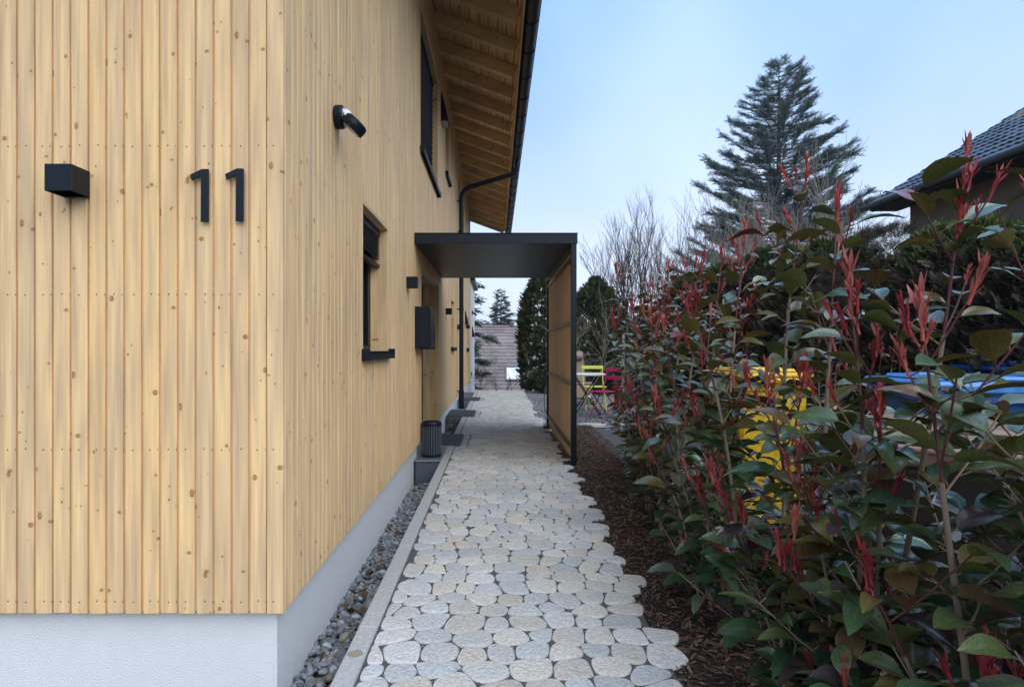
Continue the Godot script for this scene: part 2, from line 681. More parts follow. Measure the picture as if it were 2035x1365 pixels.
func stone_mesh(b: MB, poly: PackedVector2Array, tilt: Vector2, lift: float) -> void:
	var ctr := Vector2.ZERO
	for p in poly:
		ctr += p
	ctr /= poly.size()
	var n := poly.size()
	var lv := []
	# rings from the foot of the stone to its worn top
	for q in [[1.0, -0.05], [1.0, -0.009], [-0.004, -0.003], [-0.012, 0.0]]:
		var ring := []
		for p in poly:
			var e := p - ctr
			var r := e.length()
			var pp: Vector2 = ctr + e * (1.0 if q[0] > 0.5 else (r + q[0]) / r)
			ring.append(Vector3(pp.x, q[1] + lift + (pp - ctr).dot(tilt) if q[1] > -0.04 else q[1], -pp.y))
		lv.append(ring)
	var slopes := [0.0, 0.35, 0.8, 0.97]
	var first := b.v.size()
	for k in lv.size():
		for i in n:
			var e: Vector2 = (poly[i] - ctr).normalized()
			var s: float = slopes[k]
			b.vert(lv[k][i], Vector3(e.x * (1.0 - s), s, -e.y * (1.0 - s)).normalized())
	for k in lv.size() - 1:
		for i in n:
			var i2 := (i + 1) % n
			var a := first + k * n
			b.t(a + i, a + i2, a + n + i)
			b.t(a + i2, a + n + i2, a + n + i)
	var m := b.vert(Vector3(ctr.x, lift + 0.0012, -ctr.y), Vector3.UP)
	for i in n:
		b.t(first + 3 * n + i, first + 3 * n + (i + 1) % n, m)

func build_path() -> void:
	var root := Node3D.new()
	root.name = numbered("path")
	add_child(root)
	tag(root, "", "", "", "structure")
	var b := MB.new()
	b.span(-0.485, 0.64, -0.30, -0.010, -1.0, 15.95)
	part("bed", b, M.joint, root)
	# grit lying in the joints
	var sites := []
	var rows := []
	var d := 1.15
	while d < 16.0:
		var pitch := rng.randf_range(0.108, 0.132)
		var row := []
		var x := -0.64 + rng.randf_range(0, 0.15)
		while x < 0.95:
			var w := rng.randf_range(0.095, 0.185)
			row.append(Vector2(x + w / 2 + rng.randf_range(-0.018, 0.018), d + rng.randf_range(-0.042, 0.042)))
			x += w
		rows.append(row)
		d += pitch
	var wt := {}
	for row in rows:
		for q in row:
			wt[q] = rng.randf_range(-0.0026, 0.0026)
	var wob := FastNoiseLite.new()
	wob.seed = 9
	wob.frequency = 0.9
	var cells := []
	for r in rows.size():
		for s: Vector2 in rows[r]:
			var right := 0.685 + 0.03 * wob.get_noise_1d(s.y * 0.4) + 0.05 * smoothstep(2.0, 6.0, s.y) - 0.03 * smoothstep(8.0, 14.0, s.y)
			var left := path_left(s.y)
			if s.x < left - 0.06 or s.x > right or s.y > 15.85:
				continue
			var poly := PackedVector2Array([s + Vector2(-0.2, -0.2), s + Vector2(0.2, -0.2), s + Vector2(0.2, 0.2), s + Vector2(-0.2, 0.2)])
			for r2 in range(maxi(0, r - 3), mini(rows.size(), r + 4)):
				for q: Vector2 in rows[r2]:
					if q == s or absf(q.x - s.x) > 0.42:
						continue
					var nn := q - s
					var lim: float = (q.length_squared() - s.length_squared()) / 2.0 + (wt[s] - wt[q]) / 2.0
					var o := PackedVector2Array()
					for k in poly.size():
						var a := poly[k]
						var e := poly[(k + 1) % poly.size()]
						var fa: float = nn.dot(a) - lim
						var fe: float = nn.dot(e) - lim
						if fa <= 0.0:
							o.append(a)
						if (fa < 0.0) != (fe < 0.0):
							o.append(a.lerp(e, fa / (fa - fe)))
					poly = o
			# cut at the kerb
			var o2 := PackedVector2Array()
			for k in poly.size():
				var a := poly[k]
				var e := poly[(k + 1) % poly.size()]
				if a.x >= left:
					o2.append(a)
				if (a.x < left) != (e.x < left):
					o2.append(a.lerp(e, (left - a.x) / (e.x - a.x)))
			var lim_r := right + 0.055
			var o3 := PackedVector2Array()
			for k in o2.size():
				var a := o2[k]
				var e := o2[(k + 1) % o2.size()]
				if a.x <= lim_r:
					o3.append(a)
				if (a.x > lim_r) != (e.x > lim_r):
					o3.append(a.lerp(e, (lim_r - a.x) / (e.x - a.x)))
			o2 = o3
			if o2.size() < 3:
				continue
			var off := Geometry2D.offset_polygon(o2, -0.0018, Geometry2D.JOIN_MITER)
			if off.size() == 0:
				continue
			poly = off[0]
			# drop tiny edges, then round the corners
			var cl := PackedVector2Array()
			for k in poly.size():
				if poly[k].distance_to(poly[(k + 1) % poly.size()]) > 0.012:
					cl.append(poly[k])
			if cl.size() < 4:
				continue
			var area := 0.0
			for k in cl.size():
				area += cl[k].cross(cl[(k + 1) % cl.size()]) / 2.0
			if absf(area) < 0.0035:
				continue
			poly = chaikin(chaikin(cl, 0.21), 0.25)
			var jp := PackedVector2Array()
			for p in poly:
				jp.append(p + Vector2(rng.randf_range(-0.0014, 0.0014), rng.randf_range(-0.0014, 0.0014)))
			cells.append([s.y, jp])
	cells.sort_custom(func(p, q): return p[0] < q[0])
	var far := MB.new()
	var count := 0
	for q in cells:
		var e := MB.new() if count < 300 else far
		var k := rng.randf()
		var tone := rng.randf_range(0.55, 0.70)
		var c := Color(tone, tone * 0.985, tone * 0.955)
		if k < 0.22:
			c = Color(tone, tone * 0.945, tone * 0.855)
		elif k < 0.46:
			c = Color(tone * 0.88, tone * 0.905, tone * 0.92)
		elif k < 0.54:
			c = Color(tone * 0.98, tone * 0.89, tone * 0.78)
		e.tint(c)
		stone_mesh(e, q[1], Vector2(rng.randf_range(-0.03, 0.03), rng.randf_range(-0.03, 0.03)), rng.randf_range(-0.003, 0.003))
		if count < 300:
			part("paving_stone", e, M.stone, root)
		count += 1
	var fp := part("paving", far, M.stone, root)
	tag(fp, "", "", "", "stuff")
	# joint grit
	var gm := MB.new()
	gm.lathe([Vector2(0, -0.5), Vector2(0.5, -0.2), Vector2(0.42, 0.3), Vector2(0, 0.5)], 5, Transform3D(), false)
	var xf := []
	var cols := []
	for k in 9000:
		var dd := 1.3 + 6.0 * pow(rng.randf(), 1.6)
		var s := rng.randf_range(0.0025, 0.006)
		var bs := Basis.from_euler(Vector3(rng.randf() * 6, rng.randf() * 6, rng.randf() * 6)).scaled(Vector3(s, s * 0.7, s))
		xf.append(Transform3D(bs, P(rng.randf_range(-0.485, 0.72), -0.008, dd)))
		var t := rng.randf_range(0.08, 0.42)
		cols.append(Color(t, t, t * 1.03))
	var gr := scatter("grit", gm.mesh(), M.pebble, xf, cols, root)
	tag(gr, "", "", "", "stuff")
	# kerb of concrete edging, laid in lengths
	var kerb := Node3D.new()
	kerb.name = numbered("kerb")
	add_child(kerb)
	tag(kerb, "", "", "", "structure")
	for q in [[0.4, 1.4], [1.404, 2.4], [2.404, 3.4], [3.404, 4.4], [4.404, 5.4], [5.404, 6.83], [7.80, 8.8], [8.804, 9.70], [10.76, 11.76], [11.764, 12.64], [13.56, 14.56], [14.564, 15.9]]:
		var e := MB.new()
		e.span(-0.569, -0.490, -0.34, 0.004 + rng.randf_range(-0.001, 0.001), q[0], q[1], 0.005)
		part("edging", e, M.concrete, kerb)
	for q in [[6.83, 7.80, -0.42, -0.345], [9.70, 10.76, -0.365, -0.29], [12.64, 13.56, -0.36, -0.285]]:
		var e := MB.new()
		e.span(q[2], q[3], -0.3, 0.003, q[0], q[1], 0.005)
		part("edging", e, M.concrete, kerb)
	var sp := MB.new()
	var stain := PackedVector2Array()
	for k in 14:
		var a := TAU * k / 14.0
		stain.append(Vector2(cos(a) * 0.031 * rng.randf_range(0.8, 1.1), sin(a) * 0.026 * rng.randf_range(0.75, 1.15)))
	sp.prism(stain, Transform3D(Basis(Vector3.RIGHT, -PI / 2), P(-0.533, 0.0052, 2.19)), 0.0008)
	part("stain", sp, mat(0.26, 0.215, 0.15, 0.9), kerb)
	# pebbles along the plinth
	var pm := MB.new()
	var prof := []
	for k in 7:
		var a := -PI / 2 + PI * k / 6.0
		prof.append(Vector2(cos(a) * 0.5, sin(a) * 0.5))
	pm.lathe(prof, 9, Transform3D(), true)
	xf = []
	cols = []
	for layer in 3:
		for k in [1100, 1000, 700][layer]:
			var s := rng.randf_range(0.026, 0.052)
			var bs := Basis.from_euler(Vector3(rng.randf_range(-0.5, 0.5), rng.randf() * TAU, rng.randf_range(-0.5, 0.5))) * Basis.from_scale(Vector3(s * rng.randf_range(0.9, 1.35), s * rng.randf_range(0.45, 0.75), s * rng.randf_range(0.7, 1.0)))
			xf.append(Transform3D(bs, P(rng.randf_range(-0.87, -0.572), -0.262 + layer * 0.011 + rng.randf_range(-0.004, 0.006), rng.randf_range(1.0, 5.95))))
			var t := rng.randf_range(0.10, 0.27)
			var kk := rng.randf()
			if kk < 0.07:
				t = rng.randf_range(0.3, 0.45)
			cols.append(Color(t * 0.94, t, t * 1.10) if kk < 0.82 else Color(t * 1.1, t * 1.0, t * 0.82))
	var pb := scatter("pebbles", pm.mesh(), M.pebble, xf, cols)
	tag(pb, "rounded grey river pebbles in the strip along the plinth", "pebbles", "", "stuff")
	# dead leaves lying among them
	var lm := leaf_mesh(0.05, 0.018, 0.8, 0.5)
	var dry := mat(0.10, 0.045, 0.02, 0.8)
	for k in 14:
		var o := put("dry_leaf", lm, dry)
		o.transform = Transform3D(Basis.from_euler(Vector3(rng.randf_range(-0.6, 0.6), rng.randf() * TAU, rng.randf_range(-0.7, 0.7))), P(rng.randf_range(-0.82, -0.62), -0.218, rng.randf_range(2.2, 4.6)))
		tag(o, "curled brown dead leaf lying on the grey pebbles", "leaf", "dead leaves on the pebbles")

# ---------------------------------------------------------------- the timber house
func holes() -> Array:
	return [[3.51, 4.36, 1.10, 2.05], [6.20, 8.07, 3.26, 4.83], [9.28, 9.97, 3.93, 4.92], [6.31, 8.19, -1.0, 2.05], [10.42, 11.22, 1.12, 2.04], [16.25, 17.35, -1.0, 2.05], [12.4, 13.0, 3.6, 4.9]]

func clear_spans(dm: float, lo: float, hi: float) -> Array:
	var out := [[lo, hi]]
	for q in holes():
		if dm > q[0] and dm < q[1]:
			var nx := []
			for s in out:
				if q[2] > s[0]:
					nx.append([s[0], minf(s[1], q[2])])
				if q[3] < s[1]:
					nx.append([maxf(s[0], q[3]), s[1]])
			out = nx
	return out

func rafter_low(x: float) -> float:
	return EYE + 3.84 + ROOF_SLOPE * (0.232 - x)

func build_house() -> void:
	var house := thing("timber_house", "timber house clad in pale upright boards on a grey plinth", "house")
	var top := rafter_low(WALL_X) + 0.16
	# plinth
	var b := MB.new()
	b.span(-3.6, -0.852, -0.75, CLAD_LOW + 0.03, 2.262, 6.31)
	b.span(-3.6, -1.05, -0.75, CLAD_LOW + 0.005, 6.31, 8.19)
	b.span(-3.6, -0.852, -0.75, CLAD_LOW + 0.03, 8.19, 18.2)
	part("plinth", b, M.plaster, house)
	# front cladding
	var fw := Node3D.new()
	fw.name = "front_wall"
	house.add_child(fw)
	b = MB.new()
	b.grain(Vector3.UP, Vector3.RIGHT, Vector2(0.3, 0.2), Vector2(0.6, 0.3))
	b.tint(Color(1, 1, 1))
	b.span(-3.5, WALL_X - 0.02, CLAD_LOW + 0.006, 6.4, FRONT_D + 0.0105, FRONT_D + 0.05)
	part("backing", b, M.groove, fw)
	b = MB.new()
	plank(b, Vector3.UP, Vector3.RIGHT, -0.871, 0.061, 0.03)
	b.span(-0.871, WALL_X, CLAD_LOW, 6.3, FRONT_D - 0.003, FRONT_D + 0.02, 0.0025)
	part("corner_board", b, M.wood, fw)
	var x := -0.8755
	for k in 30:
		b = MB.new()
		plank(b, Vector3.UP, Vector3.RIGHT, x - 0.0592, 0.0592)
		b.span(x - 0.0592, x, CLAD_LOW + rng.randf_range(-0.002, 0.002), 6.3, FRONT_D, FRONT_D + 0.0115, 0.0025)
		part("board", b, M.wood, fw)
		x -= 0.068
	b = MB.new()
	for y in [0.192, 0.769, 1.357, 1.921, 2.5]:
		for k in 20:
			var sx := -0.905 - k * 0.068 + rng.randf_range(-0.004, 0.004)
			b.lathe([Vector2(0.0028, 0.0), Vector2(0.0028, 0.0006), Vector2(0, 0.0003)], 7, Transform3D(Basis(Vector3.RIGHT, PI / 2), P(sx, y + rng.randf_range(-0.003, 0.003), FRONT_D)))
			if k % 3 != 1:
				b.lathe([Vector2(0.0022, 0.0), Vector2(0.0022, 0.0005), Vector2(0, 0.0002)], 6, Transform3D(Basis(Vector3.RIGHT, PI / 2), P(sx + 0.03, y, FRONT_D)))
		b.lathe([Vector2(0.0028, 0.0), Vector2(0.0028, 0.0006), Vector2(0, 0.0003)], 7, Transform3D(Basis(Vector3.RIGHT, PI / 2), P(-0.846, y, FRONT_D - 0.003)))
	tag(part("screws", b, M.dark_metal, fw), "", "", "", "stuff")
	# side cladding
	var sw := Node3D.new()
	sw.name = "side_wall"
	house.add_child(sw)
	b = MB.new()
	b.tint(Color(1, 1, 1))
	b.grain(Vector3.UP, Vector3.BACK, Vector2(0.3, 0.2), Vector2(0.6, 0.3))
	var cuts := [FRONT_D + 0.02, 18.2]
	for q in holes():
		cuts.append(q[0])
		cuts.append(q[1])
	cuts.sort()
	for k in cuts.size() - 1:
		if cuts[k + 1] - cuts[k] > 0.01:
			for s in clear_spans((cuts[k] + cuts[k + 1]) / 2, CLAD_LOW + 0.006, top):
				b.span(WALL_X - 0.05, WALL_X - 0.0085, s[0], s[1], cuts[k], cuts[k + 1])
	part("backing", b, M.groove, sw)
	b = MB.new()
	plank(b, Vector3.UP, Vector3.BACK, -2.30, 0.09, 0.0)
	b.span(WALL_X - 0.02, WALL_X + 0.001, CLAD_LOW, top, FRONT_D + 0.0203, 2.298, 0.0025)
	part("corner_board", b, M.wood, sw)
	var d := 2.303
	var far := MB.new()
	while d < 18.15:
		var w := 0.0612
		for s in clear_spans(d + w / 2, CLAD_LOW + rng.randf_range(-0.002, 0.002), top):
			var e := MB.new() if d < 8.4 else far
			plank(e, Vector3.UP, Vector3.BACK, -d - w, w, 0.0)
			e.span(WALL_X - 0.0115, WALL_X, s[0], s[1], d, d + w, 0.003 if d < 8.4 else 0.0)
			if d < 8.4:
				part("board", e, M.wood, sw)
		d += 0.068
	tag(part("boards", far, M.wood, sw), "", "", "", "stuff")
	b = MB.new()
	for y in [0.192, 0.769, 1.357, 1.921, 2.5, 3.08]:
		var dd := 2.334
		while dd < 6.2:
			if clear_spans(dd, 0, 6).size() == 1 or y < 1.0 or (y > 2.1 and dd < 6.0):
				b.lathe([Vector2(0.0026, 0.0), Vector2(0.0026, 0.0006), Vector2(0, 0.0003)], 6, Transform3D(Basis(Vector3.BACK, -PI / 2), P(WALL_X, y + rng.randf_range(-0.003, 0.003), dd)))
			dd += 0.068
	tag(part("screws", b, M.dark_metal, sw), "", "", "", "stuff")
	# inner wall so that no light passes the openings
	b = MB.new()
	b.span(-1.32, -1.22, -0.2, top, 2.3, 18.2)
	b.span(-3.5, -3.4, -0.2, 6.4, 2.3, 18.2)
	part("inner_wall", b, M.black_matt, house)
	# windows
	window(house, [3.51, 4.36, 1.10, 2.05], 9, 0.26)
	window(house, [6.20, 8.07, 3.26, 4.83], 20, 1.0)
	window(house, [9.28, 9.97, 3.93, 4.92], 5, 0.2)
	window(house, [10.42, 11.22, 1.12, 2.04], 5, 0.25)
	window(house, [12.4, 13.0, 3.6, 4.9], 5, 0.2)
	# the door recesses
	doorway(house, 6.31, 8.19)
	doorway(house, 16.25, 17.35)
	# roof
	var roof := Node3D.new()
	roof.name = "roof"
	house.add_child(roof)
	var slope := Basis(Vector3.BACK, -atan(ROOF_SLOPE))
	var along := slope * Vector3.RIGHT
	var up := slope * Vector3.UP
	var rx := 0.232
	d = 1.3
	while d < 19.9:
		b = MB.new()
		plank(b, along, Vector3.UP, 4.0, 0.5)
		var e0 := P(rx, rafter_low(rx), d) + up * 0.085
		var ln := 1.55
		b.box(e0 - along * ln / 2, Vector3(ln, 0.17, 0.085), 0.004, slope)
		part("rafter", b, M.wood_dark, roof)
		d += 0.70
	for k in 12:
		b = MB.new()
		var a := rx + 0.075 - (k + 0.5) * 0.118
		plank(b, Vector3.BACK, along, a - 0.058, 0.116)
		b.box(P(a, rafter_low(a), 10.5) + up * 0.185, Vector3(0.115, 0.022, 19.2), 0.002, slope)
		part("soffit_board", b, M.wood_dark, roof)
	b = MB.new()
	var c0 := P(rx + 0.09, rafter_low(rx + 0.09), 10.5) + up * 0.24
	b.box(c0 - along * 2.0, Vector3(4.0, 0.08, 19.3), 0.0, slope)
	part("covering", b, M.black_matt, roof)
	b = MB.new()
	plank(b, Vector3.BACK, Vector3.UP, 5.0, 0.2, 0.0)
	b.box(P(rx + 0.082, rafter_low(rx + 0.082) + 0.098, 10.5), Vector3(0.024, 0.16, 19.3), 0.002)
	part("fascia", b, M.wood_screen, roof)
	# gutter
	var gut := Node3D.new()
	gut.name = "gutter"
	house.add_child(gut)
	b = MB.new()
	var gy := EYE + 3.93
	var gx := 0.418
	var prev := []
	for k in 13:
		var a := PI + PI * k / 12.0
		prev.append(Vector2(cos(a) * 0.088, sin(a) * 0.10))
	for k in 12:
		for s in [0, 1]:
			var q0: Vector2 = prev[k]
			var q1: Vector2 = prev[k + 1]
			var sc := 1.0 if s == 0 else 0.96
			var f := b.v.size()
			for z in [0.85, 20.1]:
				for q in [q0, q1]:
					b.vert(P(gx + q.x * sc, gy + q.y * sc, z), Vector3(q.x, q.y, 0).normalized() * (1.0 if s == 0 else -1.0))
			b.t(f, f + 1, f + 2)
			b.t(f + 1, f + 3, f + 2)
	b.tube([P(gx + 0.092, gy + 0.002, 0.85), P(gx + 0.092, gy + 0.002, 20.1)], [0.009, 0.009], 8)
	b.span(gx - 0.093, gx - 0.084, gy - 0.02, gy + 0.03, 0.85, 20.1)
	part("trough", b, M.black, gut)
	d = 1.3
	while d < 20.0:
		b = MB.new()
		var pts := []
		for k in 11:
			var a := PI + PI * k / 10.0
			pts.append(P(gx + cos(a) * 0.0935, gy + sin(a) * 0.1055, d))
		pts.append(P(gx + 0.101, gy + 0.013, d))
		b.tube(pts, [0.0065], 6)
		part("bracket", b, M.black, gut)
		d += 0.70
	# downpipe
	var dp := Node3D.new()
	dp.name = "downpipe"
	house.add_child(dp)
	var px := -0.718
	var pd := 12.0
	b = MB.new()
	b.tube([P(0.44, gy - 0.09, pd), P(0.44, gy - 0.20, pd), P(0.425, gy - 0.27, pd), P(0.38, gy - 0.325, pd), P(0.28, gy - 0.37, pd), P(-0.55, EYE + 3.31, pd), P(-0.64, EYE + 3.26, pd), P(-0.70, EYE + 3.17, pd), P(px, EYE + 3.06, pd), P(px, 0.25, pd)], [0.046], 14)
	part("pipe", b, M.black, dp)
	for y in [EYE + 3.02, 2.9, 1.95, 0.26]:
		b = MB.new()
		b.tube([P(px, y - 0.02, pd), P(px, y + 0.02, pd)], [0.052], 14)
		b.span(px - 0.10, px, y - 0.012, y + 0.012, pd - 0.012, pd + 0.012)
		part("clamp", b, M.black, dp)
	b = MB.new()
	b.tube([P(px, -0.30, pd), P(px, 0.27, pd)], [0.057, 0.057], 14)
	part("standpipe", b, M.black, dp)
	b = MB.new()
	b.span(px - 0.08, px + 0.02, 1.53, 1.63, pd - 0.05, pd + 0.05, 0.006)
	part("leaf_trap", b, M.black, dp)

func window(house: Node3D, q: Array, slats: int, drop: float) -> void:
	var w := Node3D.new()
	w.name = "window"
	house.add_child(w, true)
	var d0: float = q[0]
	var d1: float = q[1]
	var y0: float = q[2]
	var y1: float = q[3]
	var xi := WALL_X - 0.13
	# wooden reveals
	for e in [[d0, d0 + 0.02, y0, y1], [d1 - 0.02, d1, y0, y1]]:
		var b := MB.new()
		plank(b, Vector3.UP, Vector3.RIGHT, xi, 0.14)
		b.span(xi, WALL_X + 0.002, e[2], e[3] - 0.021, e[0], e[1], 0.002)
		part("reveal", b, M.reveal, w)
	var b := MB.new()
	plank(b, Vector3.BACK, Vector3.RIGHT, xi, 0.14, 0.0)
	b.span(xi, WALL_X + 0.002, y1 - 0.02, y1, d0, d1, 0.002)
	part("lintel", b, M.reveal, w)
	# frame and pane
	for e in [[d0 + 0.02, d1 - 0.02, y0, y0 + 0.07], [d0 + 0.02, d1 - 0.02, y1 - 0.09, y1 - 0.02], [d0 + 0.02, d0 + 0.09, y0 + 0.07, y1 - 0.09], [d1 - 0.09, d1 - 0.02, y0 + 0.07, y1 - 0.09]]:
		b = MB.new()
		b.span(xi - 0.07, xi - 0.001, e[2], e[3], e[0], e[1], 0.003)
		part("frame", b, M.black, w)
	b = MB.new()
	b.span(xi - 0.045, xi - 0.03, y0 + 0.07, y1 - 0.09, d0 + 0.09, d1 - 0.09)
	part("pane", b, M.glass, w)
	# sill of folded metal, standing proud of the boards
	b = MB.new()
	b.span(xi, WALL_X + 0.048, y0 + 0.018, y0 + 0.032, d0 - 0.006, d1 + 0.006, 0.002)
	b.span(WALL_X + 0.036, WALL_X + 0.048, y0 - 0.022, y0 + 0.030, d0 - 0.006, d1 + 0.006, 0.002)
	for e in [d0 - 0.012, d1]:
		b.span(xi + 0.03, WALL_X + 0.050, y0 - 0.024, y0 + 0.048, e, e + 0.012, 0.002)
	part("sill", b, M.black, w)
	# outside blind
	var hb := (y1 - 0.03 - y0 - 0.05) * drop
	b = MB.new()
	b.span(xi + 0.012, xi + 0.075, y1 - 0.075, y1 - 0.022, d0 + 0.03, d1 - 0.03, 0.003)
	part("blind_box", b, M.black, w)
	var pitch := (hb - 0.05) / slats
	for k in slats:
		b = MB.new()
		b.box(P(xi + 0.044, y1 - 0.085 - k * pitch, (d0 + d1) / 2), Vector3(0.06, 0.005, d1 - d0 - 0.07), 0.001, Basis(Vector3.BACK, 0.75 if drop > 0.5 else 0.2))
		part("slat", b, M.black, w)
	b = MB.new()
	b.span(xi + 0.014, xi + 0.074, y1 - 0.075 - hb, y1 - 0.050 - hb, d0 + 0.025, d1 - 0.025, 0.004)
	part("bottom_rail", b, M.black, w)

func doorway(house: Node3D, d0: float, d1: float) -> void:
	var w := Node3D.new()
	w.name = "door"
	house.add_child(w, true)
	var xi := WALL_X - 0.22
	for e in [[d0, d0 + 0.025], [d1 - 0.025, d1]]:
		for k in 2:
			var b := MB.new()
			var xa := xi + k * 0.112
			plank(b, Vector3.UP, Vector3.RIGHT, xa, 0.11)
			b.span(xa, xa + (0.110 if k == 0 else 0.107), CLAD_LOW - 0.01, 2.05, e[0], e[1], 0.002)
			part("jamb_board", b, M.wood_screen, w)
	var b := MB.new()
	plank(b, Vector3.BACK, Vector3.RIGHT, xi, 0.22)
	b.span(xi, WALL_X - 0.001, 2.025, 2.05, d0 + 0.025, d1 - 0.025, 0.002)
	part("lintel", b, M.wood_screen, w)
	b = MB.new()
	b.span(WALL_X - 0.09, WALL_X - 0.06, 2.012, 2.026, d0 + 0.1, d1 - 0.1, 0.002)
	part("light_strip", b, M.steel, w)
	b = MB.new()
	b.span(xi - 0.06, xi - 0.001, CLAD_LOW, 2.03, d0 + 0.02, d1 - 0.02, 0.004)
	part("leaf_panel", b, M.black, w)
	b = MB.new()
	b.tube([P(xi + 0.05, 0.8, d0 + 0.35), P(xi + 0.05, 1.6, d0 + 0.35)], [0.014], 10)
	b.span(xi - 0.001, xi + 0.05, 0.9, 0.915, d0 + 0.343, d0 + 0.357)
	b.span(xi - 0.001, xi + 0.05, 1.5, 1.515, d0 + 0.343, d0 + 0.357)
	part("handle", b, M.steel, w)

func build_annex() -> void:
	var a := thing("white_building", "low white rendered building with a black roof edge beyond the timber house", "building", P(-2.0, 0, 19.8))
	var b := MB.new()
	b.box(Vector3(0, 0.9, 0), Vector3(2.42, 4.7, 3.1))
	part("wall", b, M.plaster_white, a)
	b = MB.new()
	b.box(Vector3(0.02, 3.32, 0), Vector3(2.62, 0.14, 3.3), 0.006)
	part("roof", b, M.black, a)
	b = MB.new()
	b.box(Vector3(1.215, 0.33, 1.35), Vector3(0.05, 0.10, 0.2), 0.006)
	part("vent", b, M.black, a)

# ---------------------------------------------------------------- wells and mats along the wall
func build_wells() -> void:
	# closed steel well under the litter bin
	var w := thing("light_well", "grey steel light well box with a rimmed cover under the slotted litter bin", "light well", P(-0.70, 0, 6.40), 0, "light wells along the timber wall")
	var b := MB.new()
	b.span(-0.132, 0.137, -0.30, -0.012, -0.415, 0.415, 0.003)
	part("box", b, M.zinc_dark, w)
	b = MB.new()
	b.span(-0.138, 0.142, -0.012, -0.004, -0.43, 0.43, 0.002)
	part("cover", b, M.zinc, w)
	b = MB.new()
	for e in [[-0.138, 0.142, -0.432, -0.420], [-0.138, 0.142, 0.420, 0.432], [-0.138, -0.126, -0.42, 0.42], [0.130, 0.142, -0.42, 0.42]]:
		b.span(e[0], e[1], -0.014, 0.004, e[2], e[3], 0.002)
	part("rim", b, M.steel, w)
	# open concrete wells
	var n := 0
	for q in [[7.84, 9.69, "open concrete light well beside the door, with a stained end wall"], [10.80, 12.60, "open light well that the black downpipe runs down into"], [13.60, 15.30, "farthest light well, by the white building"]]:
		w = thing("light_well", q[2], "light well", P(-0.70, 0, (q[0] + q[1]) / 2), 0, "light wells along the timber wall")
		var h: float = (q[1] - q[0]) / 2
		b = MB.new()
		b.span(-0.138, 0.128, -0.32, -0.27, -h + 0.05, h - 0.05)
		part("floor_slab", b, M.soil if n == 0 else M.zinc_dark, w)
		for e in [[-h, -h + 0.05], [h - 0.05, h]]:
			b = MB.new()
			b.span(-0.145, 0.128, -0.32, -0.012, e[0], e[1], 0.003)
			part("end_wall", b, M.concrete_old if n == 0 else M.zinc, w)
		if n > 0:
			b = MB.new()
			b.span(-0.14, 0.128, -0.02, 0.002, -h + 0.002, -h + 0.16, 0.003)
			part("cover", b, M.zinc, w)
		else:
			b = MB.new()
			b.span(-0.14, 0.06, -0.012, 0.004, -h, -h + 0.03, 0.002)
			b.span(0.048, 0.06, -0.012, 0.003, -h - 0.03, -h, 0.002)
			part("frame", b, M.steel, w)
		n += 1
	for q in [[6.87, 7.76, -0.425, "dark ribbed door mat behind the slotted litter bin"], [9.74, 10.72, -0.37, "second dark ribbed door mat, before the downpipe"], [12.68, 13.52, -0.365, "farthest ribbed door mat, past the downpipe"]]:
		var mt := thing("door_mat", q[3], "door mat", P(0, 0, (q[0] + q[1]) / 2), 0, "ribbed door mats along the timber wall")
		var h: float = (q[1] - q[0]) / 2
		b = MB.new()
		b.span(-0.85, q[2], -0.30, 0.002, -h, h, 0.002)
		part("frame", b, M.zinc_dark, mt)
		b = MB.new()
		var z := -h + 0.02
		while z < h - 0.02:
			b.span(-0.84, q[2] - 0.012, 0.002, 0.012, z, z + 0.011)
			z += 0.019
		tag(part("ribs", b, M.rubber, mt), "", "", "", "stuff")

# ---------------------------------------------------------------- entrance canopy with its screen
func build_canopy() -> void:
	var c := thing("entrance_canopy", "black flat entrance canopy over the path with a timber side screen", "canopy")
	var s0 := EYE + 1.032
	var d0 := 5.77
	var d1 := 8.57
	var b := MB.new()
	b.span(WALL_X + 0.002, 0.790, s0 + 0.022, s0 + 0.09, d0 + 0.012, d1 - 0.012)
	part("roof_slab", b, M.black_matt, c)
	for k in 8:
		b = MB.new()
		var w := (0.78 - WALL_X - 0.01) / 8.0
		var e := d0 + 0.012 + k * (d1 - d0 - 0.024) / 8.0
		b.span(WALL_X + 0.004, 0.788, s0, s0 + 0.020, e, e + (d1 - d0 - 0.024) / 8.0 - 0.001, 0.001)
		part("soffit_panel", b, M.black, c)
	for e in [[WALL_X + 0.001, 0.805, d0 - 0.02, d0 + 0.011], [WALL_X + 0.001, 0.805, d1 - 0.011, d1 + 0.02], [0.790, 0.806, d0 + 0.011, d1 - 0.011]]:
		b = MB.new()
		b.span(e[0], e[1], s0 - 0.003, s0 + 0.095, e[2], e[3], 0.003)
		part("fascia", b, M.black, c)
	b = MB.new()
	b.span(WALL_X + 0.001, 0.810, s0 + 0.096, s0 + 0.104, d0 - 0.026, d1 + 0.026, 0.002)
	part("flashing", b, M.black, c)
	for e in [[d0 - 0.015, d0 + 0.045], [d1 - 0.045, d1 + 0.015]]:
		b = MB.new()
		b.span(0.742, 0.797, -0.12, s0 - 0.004, e[0], e[1], 0.003)
		part("post", b, M.black, c)
	b = MB.new()
	b.span(0.744, 0.795, s0 - 0.05, s0 - 0.004, d0 + 0.046, d1 - 0.046, 0.003)
	part("top_beam", b, M.black, c)
	var d := d0 + 0.048
	while d < d1 - 0.10:
		b = MB.new()
		plank(b, Vector3.UP, Vector3.BACK, -d - 0.07, 0.07)
		b.span(0.768, 0.785, 0.035, s0 - 0.052, d, d + 0.0685, 0.002)
		part("screen_board", b, M.wood_screen, c)
		d += 0.0705
	for y in [0.155, 0.785, 1.40, 2.045]:
		b = MB.new()
		b.span(0.747, 0.767, y - 0.018, y + 0.018, d0 + 0.046, d1 - 0.046, 0.003)
		part("rail", b, M.black, c)

